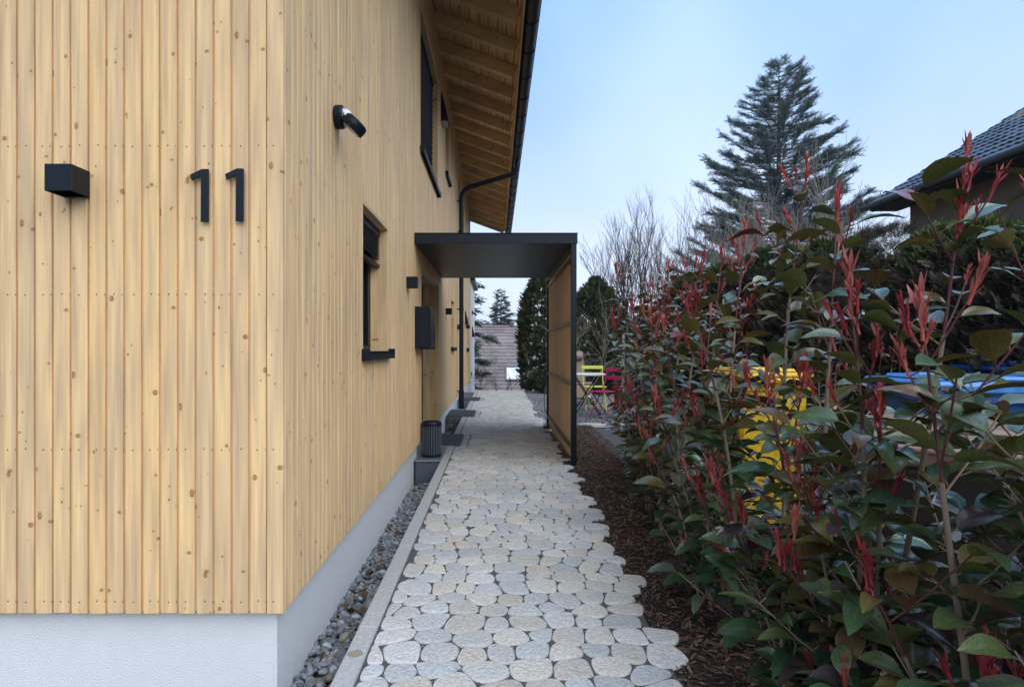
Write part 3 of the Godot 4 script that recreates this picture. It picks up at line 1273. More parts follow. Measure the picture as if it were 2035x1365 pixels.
# ---------------------------------------------------------------- things on the wall
func cube_lamp(at: Vector3, turn: float, label: String) -> void:
	# the back lies at local z 0, the lamp stands out along +z
	var l := thing("wall_lamp", label, "wall lamp", at, turn, "black cube wall lamps")
	var s := 0.098
	var b := MB.new()
	b.box(Vector3(0, 0, s - 0.002), Vector3(s, s, 0.004), 0.0012)
	b.box(Vector3(0, s / 2 - 0.002, s / 2 - 0.002), Vector3(s, 0.004, s - 0.004), 0.001)
	for e in [-1, 1]:
		b.box(Vector3(e * (s / 2 - 0.002), -0.002, s / 2 - 0.002), Vector3(0.004, s - 0.004, s - 0.004), 0.001)
	b.box(Vector3(0, -0.002, 0.004), Vector3(s - 0.008, s - 0.004, 0.008), 0.001)
	part("housing", b, M.black, l)
	b = MB.new()
	b.box(Vector3(0, -0.022, 0.05), Vector3(s - 0.010, 0.004, s - 0.022), 0.001)
	part("diffuser", b, M.glass, l)

func build_wall_things() -> void:
	cube_lamp(P(-1.592, 1.774, FRONT_D - 0.001), 0.0, "large black cube lamp beside the house number")
	cube_lamp(P(WALL_X + 0.001, 1.746, 5.28), PI / 2, "black cube lamp above the black letterbox near the canopy")
	cube_lamp(P(WALL_X + 0.001, 1.74, 9.36), PI / 2, "black cube lamp beside the narrow window past the door")
	cube_lamp(P(WALL_X + 0.001, 1.72, 15.7), PI / 2, "smallest and farthest black cube lamp, past the downpipe")
	# the number eleven
	var num := thing("house_number", "black metal house number 11 on the pale boards", "house number", P(0, 0, FRONT_D - 0.012))
	var pts := PackedVector2Array()
	for q in [[376.5, 347.0], [399.8, 335.7], [412.9, 335.7], [412.5, 440.6], [397.8, 440.6], [398.4, 349.5], [379.4, 358.0]]:
		pts.append(Vector2((q[0] - 986.0) * 2.19 / FOCAL, EYE + (691.0 - q[1]) * 2.19 / FOCAL))
	for k in 2:
		var b := MB.new()
		var off := Vector3(69.6 * 2.19 / FOCAL * k, 0.002 * k, 0)
		b.prism(pts, Transform3D(Basis.IDENTITY, off), 0.008)
		for y in [1.70, 1.80]:
			b.tube([Vector3(-1.098, y, -0.012) + off, Vector3(-1.098, y, 0.001) + off], [0.003], 6)
		part("digit", b, M.black, num)
	# the lamp with a sensor
	var s := thing("security_light", "black round security light with white sensor dome on the boards", "security light", P(WALL_X + 0.001, 2.315, 2.93))
	sensor_parts(s)
	var s2 := thing("security_light", "tiny black security light on the far white building", "security light", P(-0.79, 2.30, 18.9))
	sensor_parts(s2)
	# letterbox
	var lb := thing("letterbox", "black letterbox with a flap on the boards before the door", "letterbox", P(WALL_X + 0.001, 1.15, 5.97))
	var b := MB.new()
	b.span(0.0, 0.146, 0.0, 0.415, -0.19, 0.19, 0.004)
	part("body", b, M.black, lb)
	b = MB.new()
	b.span(0.147, 0.154, 0.285, 0.40, -0.185, 0.185, 0.003)
	part("flap", b, M.black, lb)
	b = MB.new()
	b.span(0.147, 0.153, 0.02, 0.275, -0.185, 0.185, 0.003)
	part("front_door", b, M.black, lb)
	b = MB.new()
	b.span(0.1535, 0.156, 0.022, 0.030, 0.05, 0.16, 0.0005)
	part("name_strip", b, M.steel, lb)
	b = MB.new()
	b.span(0.0, 0.150, -0.012, 0.235, 0.20, 0.30, 0.004)
	part("newspaper_tube", b, M.black_matt, lb)
	# wedge boxes
	for q in [[8.52, 4.50, 0.10, 0.40, "black wedge-shaped fitting high on the wall under the eaves"], [15.05, 1.77, 0.085, 0.34, "small black wedge-shaped fitting past the downpipe"], [18.9, 1.52, 0.085, 0.34, "small black wedge-shaped fitting on the white building"]]:
		var wx := WALL_X + 0.001 if q[0] < 18.0 else -0.789
		var wd := thing("wall_fitting", q[4], "wall fitting", P(wx, q[1], q[0]))
		b = MB.new()
		b.prism(PackedVector2Array([Vector2(0, 0.0), Vector2(q[2], -0.02), Vector2(q[2] + 0.004, 0.03), Vector2(0.012, q[3]), Vector2(0, q[3])]), Transform3D(Basis.IDENTITY, Vector3(0, 0, -0.30)), 0.30)
		part("hood", b, M.black, wd)
		b = MB.new()
		b.box(Vector3(q[2] * 0.5, -0.016, -0.15), Vector3(q[2] * 0.8, 0.006, 0.26), 0.001)
		part("underside", b, M.steel, wd)
	for q in [[15.95, 1.04, "tiny black letterbox beside the farthest door"]]:
		var o := thing("letterbox", q[2], "letterbox", P(WALL_X + 0.001, q[1], q[0]))
		b = MB.new()
		b.span(0, 0.07, 0, 0.11, -0.1, 0.1, 0.004)
		part("body", b, M.black, o)
		b = MB.new()
		b.span(0.07, 0.074, 0.07, 0.10, -0.09, 0.09, 0.001)
		part("flap", b, M.black_matt, o)
	# slotted litter bin
	var bin := thing("litter_bin", "black slotted metal litter bin standing on the steel light well", "litter bin", P(-0.692, 0.004, 6.23))
	b = MB.new()
	b.lathe([Vector2(0.0, 0.0), Vector2(0.104, 0.0), Vector2(0.107, 0.004), Vector2(0.107, 0.024), Vector2(0.098, 0.026)], 36, Transform3D())
	part("base", b, M.black, bin)
	for k in 26:
		b = MB.new()
		var a := TAU * k / 26.0
		b.box(Vector3(cos(a) * 0.1035, 0.172, sin(a) * 0.1035), Vector3(0.006, 0.30, 0.0125), 0.001, Basis(Vector3.UP, -a))
		part("slat", b, M.zinc_dark, bin)
	b = MB.new()
	b.lathe([Vector2(0.098, 0.318), Vector2(0.108, 0.318), Vector2(0.108, 0.346), Vector2(0.100, 0.362), Vector2(0.082, 0.366), Vector2(0.080, 0.350), Vector2(0.0, 0.345)], 36, Transform3D())
	part("rim", b, M.black, bin)
	b = MB.new()
	b.lathe([Vector2(0.0, 0.02), Vector2(0.082, 0.02), Vector2(0.086, 0.32)], 28, Transform3D())
	part("liner", b, M.black_matt, bin)

func sensor_parts(s: Node3D) -> void:
	var ax := Basis(Vector3.BACK, -PI / 2)
	var b := MB.new()
	b.lathe([Vector2(0, 0), Vector2(0.054, 0), Vector2(0.058, 0.006), Vector2(0.058, 0.036), Vector2(0.052, 0.043), Vector2(0.046, 0.044), Vector2(0.0, 0.044)], 32, Transform3D(ax, Vector3.ZERO))
	part("base", b, M.black, s)
	b = MB.new()
	b.lathe([Vector2(0.045, 0.0445), Vector2(0.040, 0.047), Vector2(0, 0.047)], 28, Transform3D(ax, Vector3.ZERO))
	part("face_plate", b, mat(0.42, 0.46, 0.52, 0.4), s)
	b = MB.new()
	var prof := []
	for k in 9:
		var a := PI / 2 * k / 8.0
		prof.append(Vector2(cos(a) * 0.033, sin(a) * 0.033))
	b.lathe(prof, 20, Transform3D(Basis(Vector3.BACK, -1.15), Vector3(0.052, 0.004, 0.01)), true)
	part("sensor_dome", b, M.white_plastic, s)
	b = MB.new()
	b.tube([Vector3(0.03, -0.02, 0.028), Vector3(0.075, -0.022, 0.032)], [0.017], 12)
	part("joint", b, M.black, s)
	# head: a flat drum whose glass looks down and back at the wall
	var tilt := Basis(Vector3.BACK, -0.72)
	b = MB.new()
	b.lathe([Vector2(0, 0.026), Vector2(0.052, 0.026), Vector2(0.061, 0.019), Vector2(0.064, -0.004), Vector2(0.061, -0.026), Vector2(0.052, -0.030), Vector2(0, -0.027)], 36, Transform3D(tilt, Vector3(0.100, -0.047, 0.02)))
	part("lamp_head", b, M.black, s)
	b = MB.new()
	b.lathe([Vector2(0, -0.0305), Vector2(0.046, -0.0305), Vector2(0.05, -0.028)], 28, Transform3D(tilt, Vector3(0.100, -0.047, 0.02)))
	part("lens", b, mat(0.55, 0.5, 0.4, 0.3), s)

# ================================================================ houses behind
func build_tiled_house() -> void:
	var h := thing("tiled_house", "house beyond the end of the path, its weathered red-brown tiled roof filling the view", "house", P(0.4, 0, 43.0))
	# local: x across, z towards the camera; ridge at z 0
	var ridge := 2.68
	var pitch := 0.80
	var b := MB.new()
	var rows := 27
	var rp := 0.33
	var per := 0.15
	var nx := int(15.0 / per) * 4
	var wob := FastNoiseLite.new()
	wob.seed = 77
	wob.frequency = 0.9
	for r in rows:
		for s in [0, 1]:
			for i in nx + 1:
				var x := -7.5 + i * per / 4.0
				var ph := i % 4
				var lift: float = [0.0, 0.032, 0.045, 0.032][ph]
				var sl: float = (r + s) * rp
				var y: float = ridge - sl * sin(pitch) + lift * 0.7 + (0.035 if s == 1 else 0.0)
				var z: float = sl * cos(pitch) + lift * 0.7
				var k := wob.get_noise_2d(int(x / 0.3) * 1.7, r * 2.3) * 0.5 + wob.get_noise_2d(x * 0.3, r * 0.2) * 0.5
				b.tint(Color(0.19 + 0.16 * k, 0.16 + 0.13 * k, 0.155 + 0.12 * k))
				var nn := Vector3([-0.5, -0.3, 0.3, 0.5][ph] * 0.6, cos(pitch), sin(pitch)).normalized()
				b.vert(Vector3(x, y, z), nn)
		var f := b.v.size() - 2 * (nx + 1)
		for i in nx:
			b.t(f + i, f + i + 1, f + nx + 1 + i)
			b.t(f + i + 1, f + nx + 2 + i, f + nx + 1 + i)
			# the butt end of the row
		for i in nx + 1:
			b.vert(b.v[f + nx + 1 + i], Vector3(0, -0.5, 0.8))
		for i in nx + 1:
			b.vert(b.v[f + nx + 1 + i] + Vector3(0, -0.045, -0.01), Vector3(0, -0.5, 0.8))
		var g := f + 2 * (nx + 1)
		for i in nx:
			b.t(g + i, g + i + 1, g + nx + 1 + i)
			b.t(g + i + 1, g + nx + 2 + i, g + nx + 1 + i)
	var rm := mat(1, 1, 1, 0.85)
	rm.vertex_color_use_as_albedo = true
	var roof := Node3D.new()
	roof.name = "roof"
	h.add_child(roof)
	tag(part("tiles", b, rm, roof), "", "", "", "stuff")
	for k in 36:
		b = MB.new()
		b.tube([Vector3(-7.5 + k * 0.42, ridge + 0.02, -0.02), Vector3(-7.5 + k * 0.42 + 0.44, ridge + 0.035, -0.02)], [0.11, 0.12], 10)
		part("ridge_tile", b, mat(0.22, 0.15, 0.13, 0.85), roof)
	b = MB.new()
	var back := []
	for q in [[-7.5, 0.0], [7.5, 0.0], [7.5, -8.9], [-7.5, -8.9]]:
		back.append(Vector3(q[0], ridge + q[1] * sin(pitch), q[1] * cos(pitch)))
	b.face(back, Vector3(0, -5, 0))
	part("rear_slope", b, mat(0.18, 0.12, 0.105, 0.9), roof)
	b = MB.new()
	b.box(Vector3(0, -6.2, 0), Vector3(14.2, 5.0, 11.4))
	part("wall", b, M.plaster_white, h)
	# roof window
	var w := Node3D.new()
	w.name = "roof_window"
	h.add_child(w)
	var tilt := Basis(Vector3.RIGHT, pitch)
	var sx := (1021.0 - 986.0) * 39.8 / FOCAL - 0.4
	var slm := 4.65
	var ctr := Vector3(sx, ridge - slm * sin(pitch), slm * cos(pitch)) + tilt * Vector3(0, 0.09, 0)
	for e in [[0, -0.6, 1.12, 0.12], [0, 0.6, 1.12, 0.12], [-0.53, 0, 0.1, 1.1], [0.53, 0, 0.1, 1.1]]:
		b = MB.new()
		b.box(ctr + tilt * Vector3(e[0], 0, e[1]), Vector3(e[2], 0.12, e[3]), 0.01, tilt)
		part("frame", b, M.zinc_dark, w)
	b = MB.new()
	b.box(ctr, Vector3(0.96, 0.03, 1.08), 0.0, tilt)
	part("pane", b, mat(0.72, 0.75, 0.78, 0.12), w)
	# snow guard hooks and a little vent on the ridge
	b = MB.new()
	b.lathe([Vector2(0, 0), Vector2(0.16, 0), Vector2(0.16, 0.25), Vector2(0.2, 0.28), Vector2(0, 0.4)], 12, Transform3D(Basis.IDENTITY, Vector3(0.75, ridge + 0.05, 0)))
	part("vent", b, M.zinc_dark, h)

func build_right_house() -> void:
	var ex := 7.85
	var ey := 4.155
	var pitch := deg_to_rad(32.0)
	var h := thing("neighbour_house", "neighbouring house with a dark tiled roof and brown wall above the hedge", "house", P(ex, 0, 12.3))
	# local: x up the slope, z towards the camera from the far gable
	var b := MB.new()
	b.box(Vector3(4.55, 1.9, 5.5), Vector3(8.0, 5.0, 10.0))
	b.prism(PackedVector2Array([Vector2(0.55, 4.4), Vector2(8.55, 4.4), Vector2(5.6, 7.2), Vector2(4.6, 7.2)]), Transform3D(Basis.IDENTITY, Vector3(0, 0, 0.5)), 10.0)
	part("wall", b, triplanar(mat(0.20, 0.155, 0.115, 0.95), noise_tex(0.2, 41, Color(0.7, 0.7, 0.7), Color(1, 1, 1)), 1.5), h)
	var roof := Node3D.new()
	roof.name = "roof"
	h.add_child(roof)
	var sl := Basis(Vector3.BACK, pitch)
	var o := Vector3(0.02, ey, 0)
	b = MB.new()
	b.box(o + sl * Vector3(3.0, -0.06, 5.4), Vector3(6.0, 0.05, 10.8), 0.0, sl)
	part("boarding", b, mat(0.06, 0.05, 0.04, 0.9), roof)
	b = MB.new()
	var s2 := Basis(Vector3.BACK, -pitch)
	b.box(Vector3(10.2, ey, 5.4) + s2 * Vector3(-3.0, 0.0, 0), Vector3(6.0, 0.06, 10.8), 0.0, s2)
	part("rear_slope", b, mat(0.05, 0.055, 0.065, 0.6), roof)
	# one tile: a double roll, thick at its lower edge
	var variants := []
	for vk in 3:
		b = MB.new()
		var prof := []
		for k in 13:
			prof.append(Vector2(k * 0.31 / 12.0, 0.020 * (0.5 - 0.5 * cos(k * TAU / 6.0))))
		for k in 12:
			var a: Vector2 = prof[k]
			var e: Vector2 = prof[k + 1]
			b.face([Vector3(0, a.y + 0.03, a.x), Vector3(0, e.y + 0.03, e.x), Vector3(0.40, e.y, e.x), Vector3(0.40, a.y, a.x)], Vector3(0.2, -1, (a.x + e.x) / 2))
			b.face([Vector3(0, a.y + 0.03, a.x), Vector3(0, e.y + 0.03, e.x), Vector3(0, e.y + 0.006, e.x), Vector3(0, a.y + 0.006, a.x)], Vector3(1, 0, 0.15))
		for e in [prof[0], prof[12]]:
			b.face([Vector3(0, e.y + 0.03, e.x), Vector3(0.40, e.y, e.x), Vector3(0.40, e.y - 0.02, e.x), Vector3(0, e.y + 0.004, e.x)], Vector3(0.2, 0, 0.15))
		variants.append(b.mesh())
	var tms := []
	var tt := noise_tex(0.06, 51, Color(0.45, 0.47, 0.5), Color(1, 1, 1), 256)
	for q in [[0.055, 0.064, 0.085], [0.075, 0.085, 0.11], [0.04, 0.047, 0.062]]:
		var m := triplanar(mat(q[0], q[1], q[2], 0.30), tt, 2.0)
		tms.append(m)
	for i in 14:
		for j in 20:
			var t := put("tile", variants[(i + j) % 3], tms[rng.randi_range(0, 2)], roof)
			t.transform = Transform3D(sl, o + sl * Vector3(i * 0.335 - 0.04, rng.randf_range(-0.004, 0.004), 0.02 + j * 0.30))
	b = MB.new()
	b.box(o + sl * Vector3(3.0, 0.0, 8.2), Vector3(6.0, 0.08, 4.3), 0.0, sl)
	part("near_slope", b, tms[0], roof)
	# gutter and eave board
	b = MB.new()
	for k in 9:
		var a0 := PI + PI * k / 9.0
		var a1 := PI + PI * (k + 1) / 9.0
		b.face([Vector3(-0.06 + cos(a0) * 0.07, ey - 0.02 + sin(a0) * 0.09, -0.08), Vector3(-0.06 + cos(a1) * 0.07, ey - 0.02 + sin(a1) * 0.09, -0.08), Vector3(-0.06 + cos(a1) * 0.07, ey - 0.02 + sin(a1) * 0.09, 11.0), Vector3(-0.06 + cos(a0) * 0.07, ey - 0.02 + sin(a0) * 0.09, 11.0)], Vector3(-0.06, ey, 5))
	var cap := []
	for k in 10:
		var a := PI + PI * k / 9.0
		cap.append(Vector3(-0.06 + cos(a) * 0.07, ey - 0.02 + sin(a) * 0.09, -0.08))
	b.face(cap, Vector3(-0.06, ey, 5))
	part("gutter", b, mat(0.075, 0.085, 0.09, 0.45, 0.3), h)
	var gz := 0.6
	while gz < 6.0:
		b = MB.new()
		var pts := []
		for k in 8:
			var a := PI + PI * k / 7.0
			pts.append(Vector3(-0.06 + cos(a) * 0.074, ey - 0.02 + sin(a) * 0.094, gz))
		b.tube(pts, [0.008], 5)
		part("gutter_joint", b, M.dark_metal, h)
		gz += 1.1
	b = MB.new()
	b.box(Vector3(0.27, ey - 0.13, 5.45), Vector3(0.56, 0.03, 10.7))
	b.box(Vector3(0.03, ey - 0.07, 5.45), Vector3(0.03, 0.16, 10.7))
	part("eave_board", b, mat(0.03, 0.028, 0.026, 0.8), h)
	b = MB.new()
	b.box(o + sl * Vector3(3.0, -0.10, 0.03), Vector3(6.0, 0.14, 0.04), 0.0, sl)
	part("bargeboard", b, mat(0.05, 0.055, 0.06, 0.6), h)

# ================================================================ trees
func spray_mesh(pairs: int, long: float, wide: float, spread: float, lift: float, sd: int) -> ArrayMesh:
	var r := RandomNumberGenerator.new()
	r.seed = sd
	var b := MB.new()
	var blade := func(p: Vector3, d: Vector3, l: float, w: float) -> void:
		d = d.normalized()
		var s := d.cross(Vector3(0, 1, 0.2)).normalized().rotated(d, r.randf_range(-0.9, 0.9))
		var nn := s.cross(d).normalized()
		if nn.y < 0.0:
			nn = -nn
		var f := b.vert(p, nn)
		b.vert(p + d * l * 0.45 + s * w, nn)
		b.vert(p + d * l, nn)
		b.vert(p + d * l * 0.45 - s * w, nn)
		b.t(f, f + 1, f + 2)
		b.t(f, f + 2, f + 3)
	for k in pairs:
		var z := (k + 0.3) / pairs * 0.8
		for s in [-1.0, 1.0]:
			var l := long * (1.05 - 0.6 * z) * r.randf_range(0.75, 1.15)
			blade.call(Vector3(0, 0.03 * sin(z * 3.0), z), Vector3(s * spread, r.randf_range(-0.35, 0.35) + lift, 0.8), l, wide)
	blade.call(Vector3(0, 0, 0), Vector3(0, 0.05, 1), 1.05, wide * 0.8)
	return b.mesh()

func conifer(called: String, label: String, at: Vector3, height: float, radius: float, branches: int, lift: float, spray: ArrayMesh, size: float, per_metre: float, dark: Color, pale: Color, low := 0.06, shape := 0.85, group := "") -> void:
	var t := thing(called, label, "tree", at, 0.0, group)
	var b := MB.new()
	b.tube([Vector3(0, -0.4, 0), Vector3(0.03, height * 0.4, 0.02), Vector3(-0.02, height * 0.75, 0), Vector3(0, height * 0.985, 0)], [height * 0.016, height * 0.011, height * 0.005, 0.008], 9)
	part("trunk", b, M.trunk, t)
	b = MB.new()
	var xf := []
	var cols := []
	for k in branches:
		var f := low + (1.0 - low) * (k + rng.randf()) / branches
		var rr := radius * pow(1.0 - f, shape) * rng.randf_range(0.58, 1.12) + 0.12
		var lf := lift * rng.randf_range(0.4, 1.7)
		var az := k * 2.39996 + rng.randf_range(-0.4, 0.4)
		var out := Vector3(cos(az), 0, sin(az))
		var p0 := Vector3(0, f * height, 0)
		var p1 := p0 + out * rr * 0.5 + Vector3.UP * rr * lf * 0.25
		var p2 := p0 + out * rr + Vector3.UP * rr * lf
		b.tube([p0, p1, p2], [0.012 + rr * 0.010, 0.008 + rr * 0.006, 0.004], 4, false)
		var n := int(rr * per_metre) + 2
		for j in n:
			var s := 0.18 + 0.82 * sqrt((j + rng.randf()) / n)
			var p := p0.lerp(p1, s * 2.0) if s < 0.5 else p1.lerp(p2, s * 2.0 - 1.0)
			var bd := (p2 - p1).normalized()
			var side := out.cross(Vector3.UP) * (1.0 if j % 2 == 0 else -1.0)
			var d := (bd * rng.randf_range(0.35, 1.1) + side * rng.randf_range(0.0, 1.0) + Vector3.UP * rng.randf_range(-0.30, 0.35)).normalized()
			var sc := size * rng.randf_range(0.65, 1.25) * (0.55 + 0.45 * minf(1.0, rr / radius * 2.0))
			xf.append(Transform3D(basis_to(d, rng.randf_range(-0.6, 0.6)).scaled_local(Vector3(sc, sc, sc)), p))
			cols.append(dark.lerp(pale, rng.randf()))
	part("branches", b, M.trunk, t)
	tag(scatter("crown", spray, M.needle, xf, cols, t), "", "", "", "stuff")

func bush(called: String, label: String, category: String, at: Vector3, height: float, rx: float, n: int, spray: ArrayMesh, size: float, colour: Callable, group := "", taper := 0.5) -> void:
	var t := thing(called, label, category, at, 0.0, group)
	var b := MB.new()
	b.tube([Vector3(0, -0.1, 0), Vector3(0.02, height * 0.5, 0), Vector3(0, height * 0.9, 0.01)], [0.05, 0.035, 0.008], 8)
	part("trunk", b, M.trunk, t)
	b = MB.new()
	for k in 40:
		var az := rng.randf() * TAU
		var y := height * rng.randf_range(0.05, 0.8)
		var rr := rx * (1.0 - taper * y / height) * rng.randf_range(0.6, 0.95)
		b.tube([Vector3(0, y, 0), Vector3(cos(az) * rr * 0.5, y + rr * 0.2, sin(az) * rr * 0.5), Vector3(cos(az) * rr, y + rr * 0.6, sin(az) * rr)], [0.012, 0.008, 0.003], 4, false)
	part("branches", b, M.trunk, t)
	var wob := FastNoiseLite.new()
	wob.seed = int(at.x * 100.0) + int(at.z * 37.0)
	wob.frequency = 1.1
	var xf := []
	var cols := []
	for k in n:
		var f := pow(rng.randf(), 0.85)
		var az := rng.randf() * TAU
		var y := height * f
		var e := 1.0 - pow(absf(f - 0.35) / 0.65, 2.6) * taper if f > 0.35 else 1.0 - 0.25 * pow((0.35 - f) / 0.35, 2.0)
		if f > 0.9:
			e *= 0.35 + 0.65 * sqrt((1.0 - f) / 0.1)
		var lump := 1.0 + 0.22 * wob.get_noise_3d(cos(az) * 2.0, y * 1.6, sin(az) * 2.0)
		var rr := rx * e * lump * sqrt(rng.randf_range(0.55, 1.0))
		var out := Vector3(cos(az), 0, sin(az))
		var d := (out * rng.randf_range(0.3, 1.0) + Vector3.UP * rng.randf_range(0.1, 1.0) + Vector3(rng.randf_range(-0.4, 0.4), 0, rng.randf_range(-0.4, 0.4))).normalized()
		var sc := size * rng.randf_range(0.6, 1.3)
		xf.append(Transform3D(basis_to(d, rng.randf_range(-1.2, 1.2), out).scaled_local(Vector3(sc, sc, sc)), out * rr + Vector3(0, y, 0)))
		cols.append(colour.call(f))
	tag(scatter("crown", spray, M.needle, xf, cols, t), "", "", "", "stuff")

func twigs(b: MB, p: Vector3, d: Vector3, l: float, r: float, left: int, fork: int, spread: float, rise: float) -> void:
	var pts := [p]
	var q := p
	var dd := d
	for k in 3:
		dd = (dd + Vector3(rng.randf_range(-1, 1), rng.randf_range(-0.6, 1), rng.randf_range(-1, 1)) * 0.13 + Vector3.UP * rise * 0.12).normalized()
		q += dd * l / 3.0
		pts.append(q)
	b.tube(pts, [r, r * 0.85, r * 0.7, r * 0.55], 5 if left > 2 else 3, false)
	if left <= 0:
		return
	for k in fork:
		var s := rng.randf_range(0.3, 1.0)
		var at: Vector3 = pts[1].lerp(pts[3], s)
		if k == 0:
			at = q
		var az := rng.randf() * TAU
		var side := dd.cross(Vector3(cos(az), 0.31, sin(az))).normalized()
		var nd := (dd + side * spread * rng.randf_range(0.4, 1.0) + Vector3.UP * rise * 0.3).normalized()
		twigs(b, at, nd, l * rng.randf_range(0.55, 0.85), r * 0.62, left - 1, fork, spread, rise)

func bare_tree(called: String, label: String, at: Vector3, stems: int, l: float, r: float, levels: int, fork: int, lean: float, spread: float, rise: float, m: Material, category := "tree", group := "") -> void:
	var t := thing(called, label, category, at, 0.0, group)
	var b := MB.new()
	b.tube([Vector3(0, -0.3, 0), Vector3(0, 0.05, 0), Vector3(0.01, 0.25, 0)], [r * 2.2, r * 1.9, r * 1.2], 9)
	part("trunk", b, m, t)
	for k in stems:
		var e := MB.new()
		var az := TAU * k / stems + rng.randf_range(-0.5, 0.5)
		var d := Vector3(cos(az) * lean, 1.0, sin(az) * lean).normalized()
		twigs(e, Vector3(cos(az) * r, 0.05, sin(az) * r), d, l * rng.randf_range(0.8, 1.15), r * rng.randf_range(0.7, 1.0), levels, fork, spread, rise)
		part("limb", e, m, t)

func at_px(x: float, d: float) -> Vector3:
	var wx := (x - 986.0) * d / FOCAL
	return P(wx, ground_height(wx, d), d)

func build_trees() -> void:
	var needle := spray_mesh(9, 0.42, 0.035, 0.75, 0.05, 1)
	var cedar := spray_mesh(7, 0.34, 0.026, 0.9, 0.25, 2)
	var thuja := spray_mesh(7, 0.40, 0.055, 0.6, 0.1, 3)
	var dry := spray_mesh(6, 0.5, 0.018, 0.8, 0.0, 4)
	var small := spray_mesh(4, 0.55, 0.16, 0.9, 0.1, 5)
	# the tall blue-green conifer
	conifer("cedar_tree", "tall blue-green conifer with loose upswept branches against the sky", P(14.6, -2.0, 30.0), 17.9, 6.2, 330, 0.30, cedar, 0.60, 20.0, Color(0.05, 0.078, 0.075), Color(0.20, 0.24, 0.24), 0.14, 0.64)
	# bare trees
	bare_tree("bare_tree", "bare upright multi-stemmed tree behind the canopy screen", at_px(1285, 17.0) + Vector3(0, 0.05, 0), 12, 1.72, 0.040, 5, 3, 0.60, 0.62, 0.6, M.twig)
	bare_tree("bare_tree", "bare pale tree in front of the blue-green conifer", at_px(1560, 22.0), 9, 3.3, 0.060, 4, 4, 0.62, 0.72, 0.5, M.twig_pale)
	bare_tree("bare_tree", "thin bare tree low beside the dark evergreen at the patio", at_px(1165, 13.5), 4, 0.9, 0.018, 4, 3, 0.6, 0.8, 0.15, M.twig_pale)
	# evergreens round the end of the path
	var green := func(f: float) -> Color:
		var k := rng.randf()
		return Color(0.022, 0.040, 0.016).lerp(Color(0.062, 0.085, 0.032), k) if k < 0.9 else Color(0.13, 0.10, 0.05)
	bush("columnar_evergreen", "dark columnar evergreen just behind the canopy screen at the path end", "tree", P(1.42, -0.1, 17.3), 3.45, 0.72, 3600, thuja, 0.22, green, "", 0.75)
	bush("columnar_evergreen", "dark broad evergreen behind the patio furniture", "tree", P(2.85, -0.05, 16.6), 3.1, 0.85, 4600, thuja, 0.22, green, "", 0.98)
	bush("columnar_evergreen", "dark evergreen between the bare tree and the photinia hedge", "tree", P(4.4, -0.05, 15.6), 2.1, 0.9, 3400, thuja, 0.25, green, "", 0.6)
	conifer("spruce_tree", "spruce with drooping branches hanging past the white building", P(-1.75, -3.5, 22.6), 9.6, 2.2, 70, -0.22, needle, 0.55, 14.0, Color(0.025, 0.045, 0.028), Color(0.075, 0.105, 0.06), 0.12, 0.55)
	conifer("spruce_tree", "pointed spruce standing behind the ridge of the tiled roof", P(0.55, -5.6, 62.0), 13.0, 2.9, 170, -0.05, needle, 0.8, 16.0, Color(0.03, 0.05, 0.035), Color(0.08, 0.11, 0.07), 0.1, 0.75)
	conifer("spruce_tree", "low spruce top behind the ridge, beside the pointed spruce", P(-1.3, -5.6, 66.0), 9.9, 2.6, 110, -0.05, needle, 0.8, 15.0, Color(0.04, 0.065, 0.05), Color(0.09, 0.12, 0.085), 0.1, 0.75)
	# thin bare bushes where the path drops away
	for q in [[955.0, 17.6, "bare twiggy bush at the end of the path below the spruce"], [1000.0, 18.2, "bare twiggy bush at the end of the path before the roof window"], [1048.0, 17.4, "bare twiggy bush at the end of the path by the columnar evergreen"]]:
		bare_tree("bare_bush", q[2], at_px(q[0], q[1]), 6, 0.42, 0.010, 3, 3, 0.75, 0.8, 0.3, M.twig, "bush", "bare bushes at the path end")
	# low shrubs round the patio
	var fleck := func(f: float) -> Color:
		var k := rng.randf()
		return Color(0.02, 0.035, 0.018).lerp(Color(0.07, 0.09, 0.04), k) if k < 0.86 else Color(0.25, 0.25, 0.24)
	var i := 0
	for q in [[1.75, 15.3, "low leafy shrub behind the beige lounger"], [2.55, 15.0, "low leafy shrub behind the magenta chair"], [3.4, 14.2, "low leafy shrub at the patio corner"], [1.30, 16.5, "low brown-green shrub at the end of the path"]]:
		bush("low_shrub", q[2], "shrub", P(q[0], -0.05, q[1]), 0.85 if i < 3 else 0.5, 0.62, 900, small, 0.10, fleck, "low shrubs round the patio", 0.5)
		i += 1
	# the clipped hedge on the right, brown and bare in its lower part
	i = 0
	var said := ["conifer hedge bush, farthest of the row behind the bins", "conifer hedge bush, second from the far end of the row", "dark conifer hedge bush before the blue-green conifer", "conifer hedge bush left of the dead one, green on top", "dead brown conifer hedge bush below the gutter end", "conifer hedge bush with yellow-green top under the brown wall", "nearest conifer hedge bush at the photo's edge, yellow-green on top"]
	for q in [[3.25, 9.3, 2.35], [3.40, 8.3, 2.35], [3.55, 7.3, 2.42], [3.68, 6.4, 2.32], [3.80, 5.6, 2.32], [3.95, 4.85, 2.20], [4.10, 4.05, 2.10]]:
		var dead: bool = i == 4
		var bright := 0.3 if i < 5 else 1.0
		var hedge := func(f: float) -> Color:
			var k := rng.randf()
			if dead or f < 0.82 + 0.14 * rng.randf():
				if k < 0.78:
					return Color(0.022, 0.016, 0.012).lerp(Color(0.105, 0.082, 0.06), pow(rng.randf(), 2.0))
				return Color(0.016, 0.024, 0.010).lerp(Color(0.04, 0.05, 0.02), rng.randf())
			return Color(0.03, 0.055, 0.015).lerp(Color(0.10, 0.13, 0.03), k * bright + rng.randf() * 0.2)
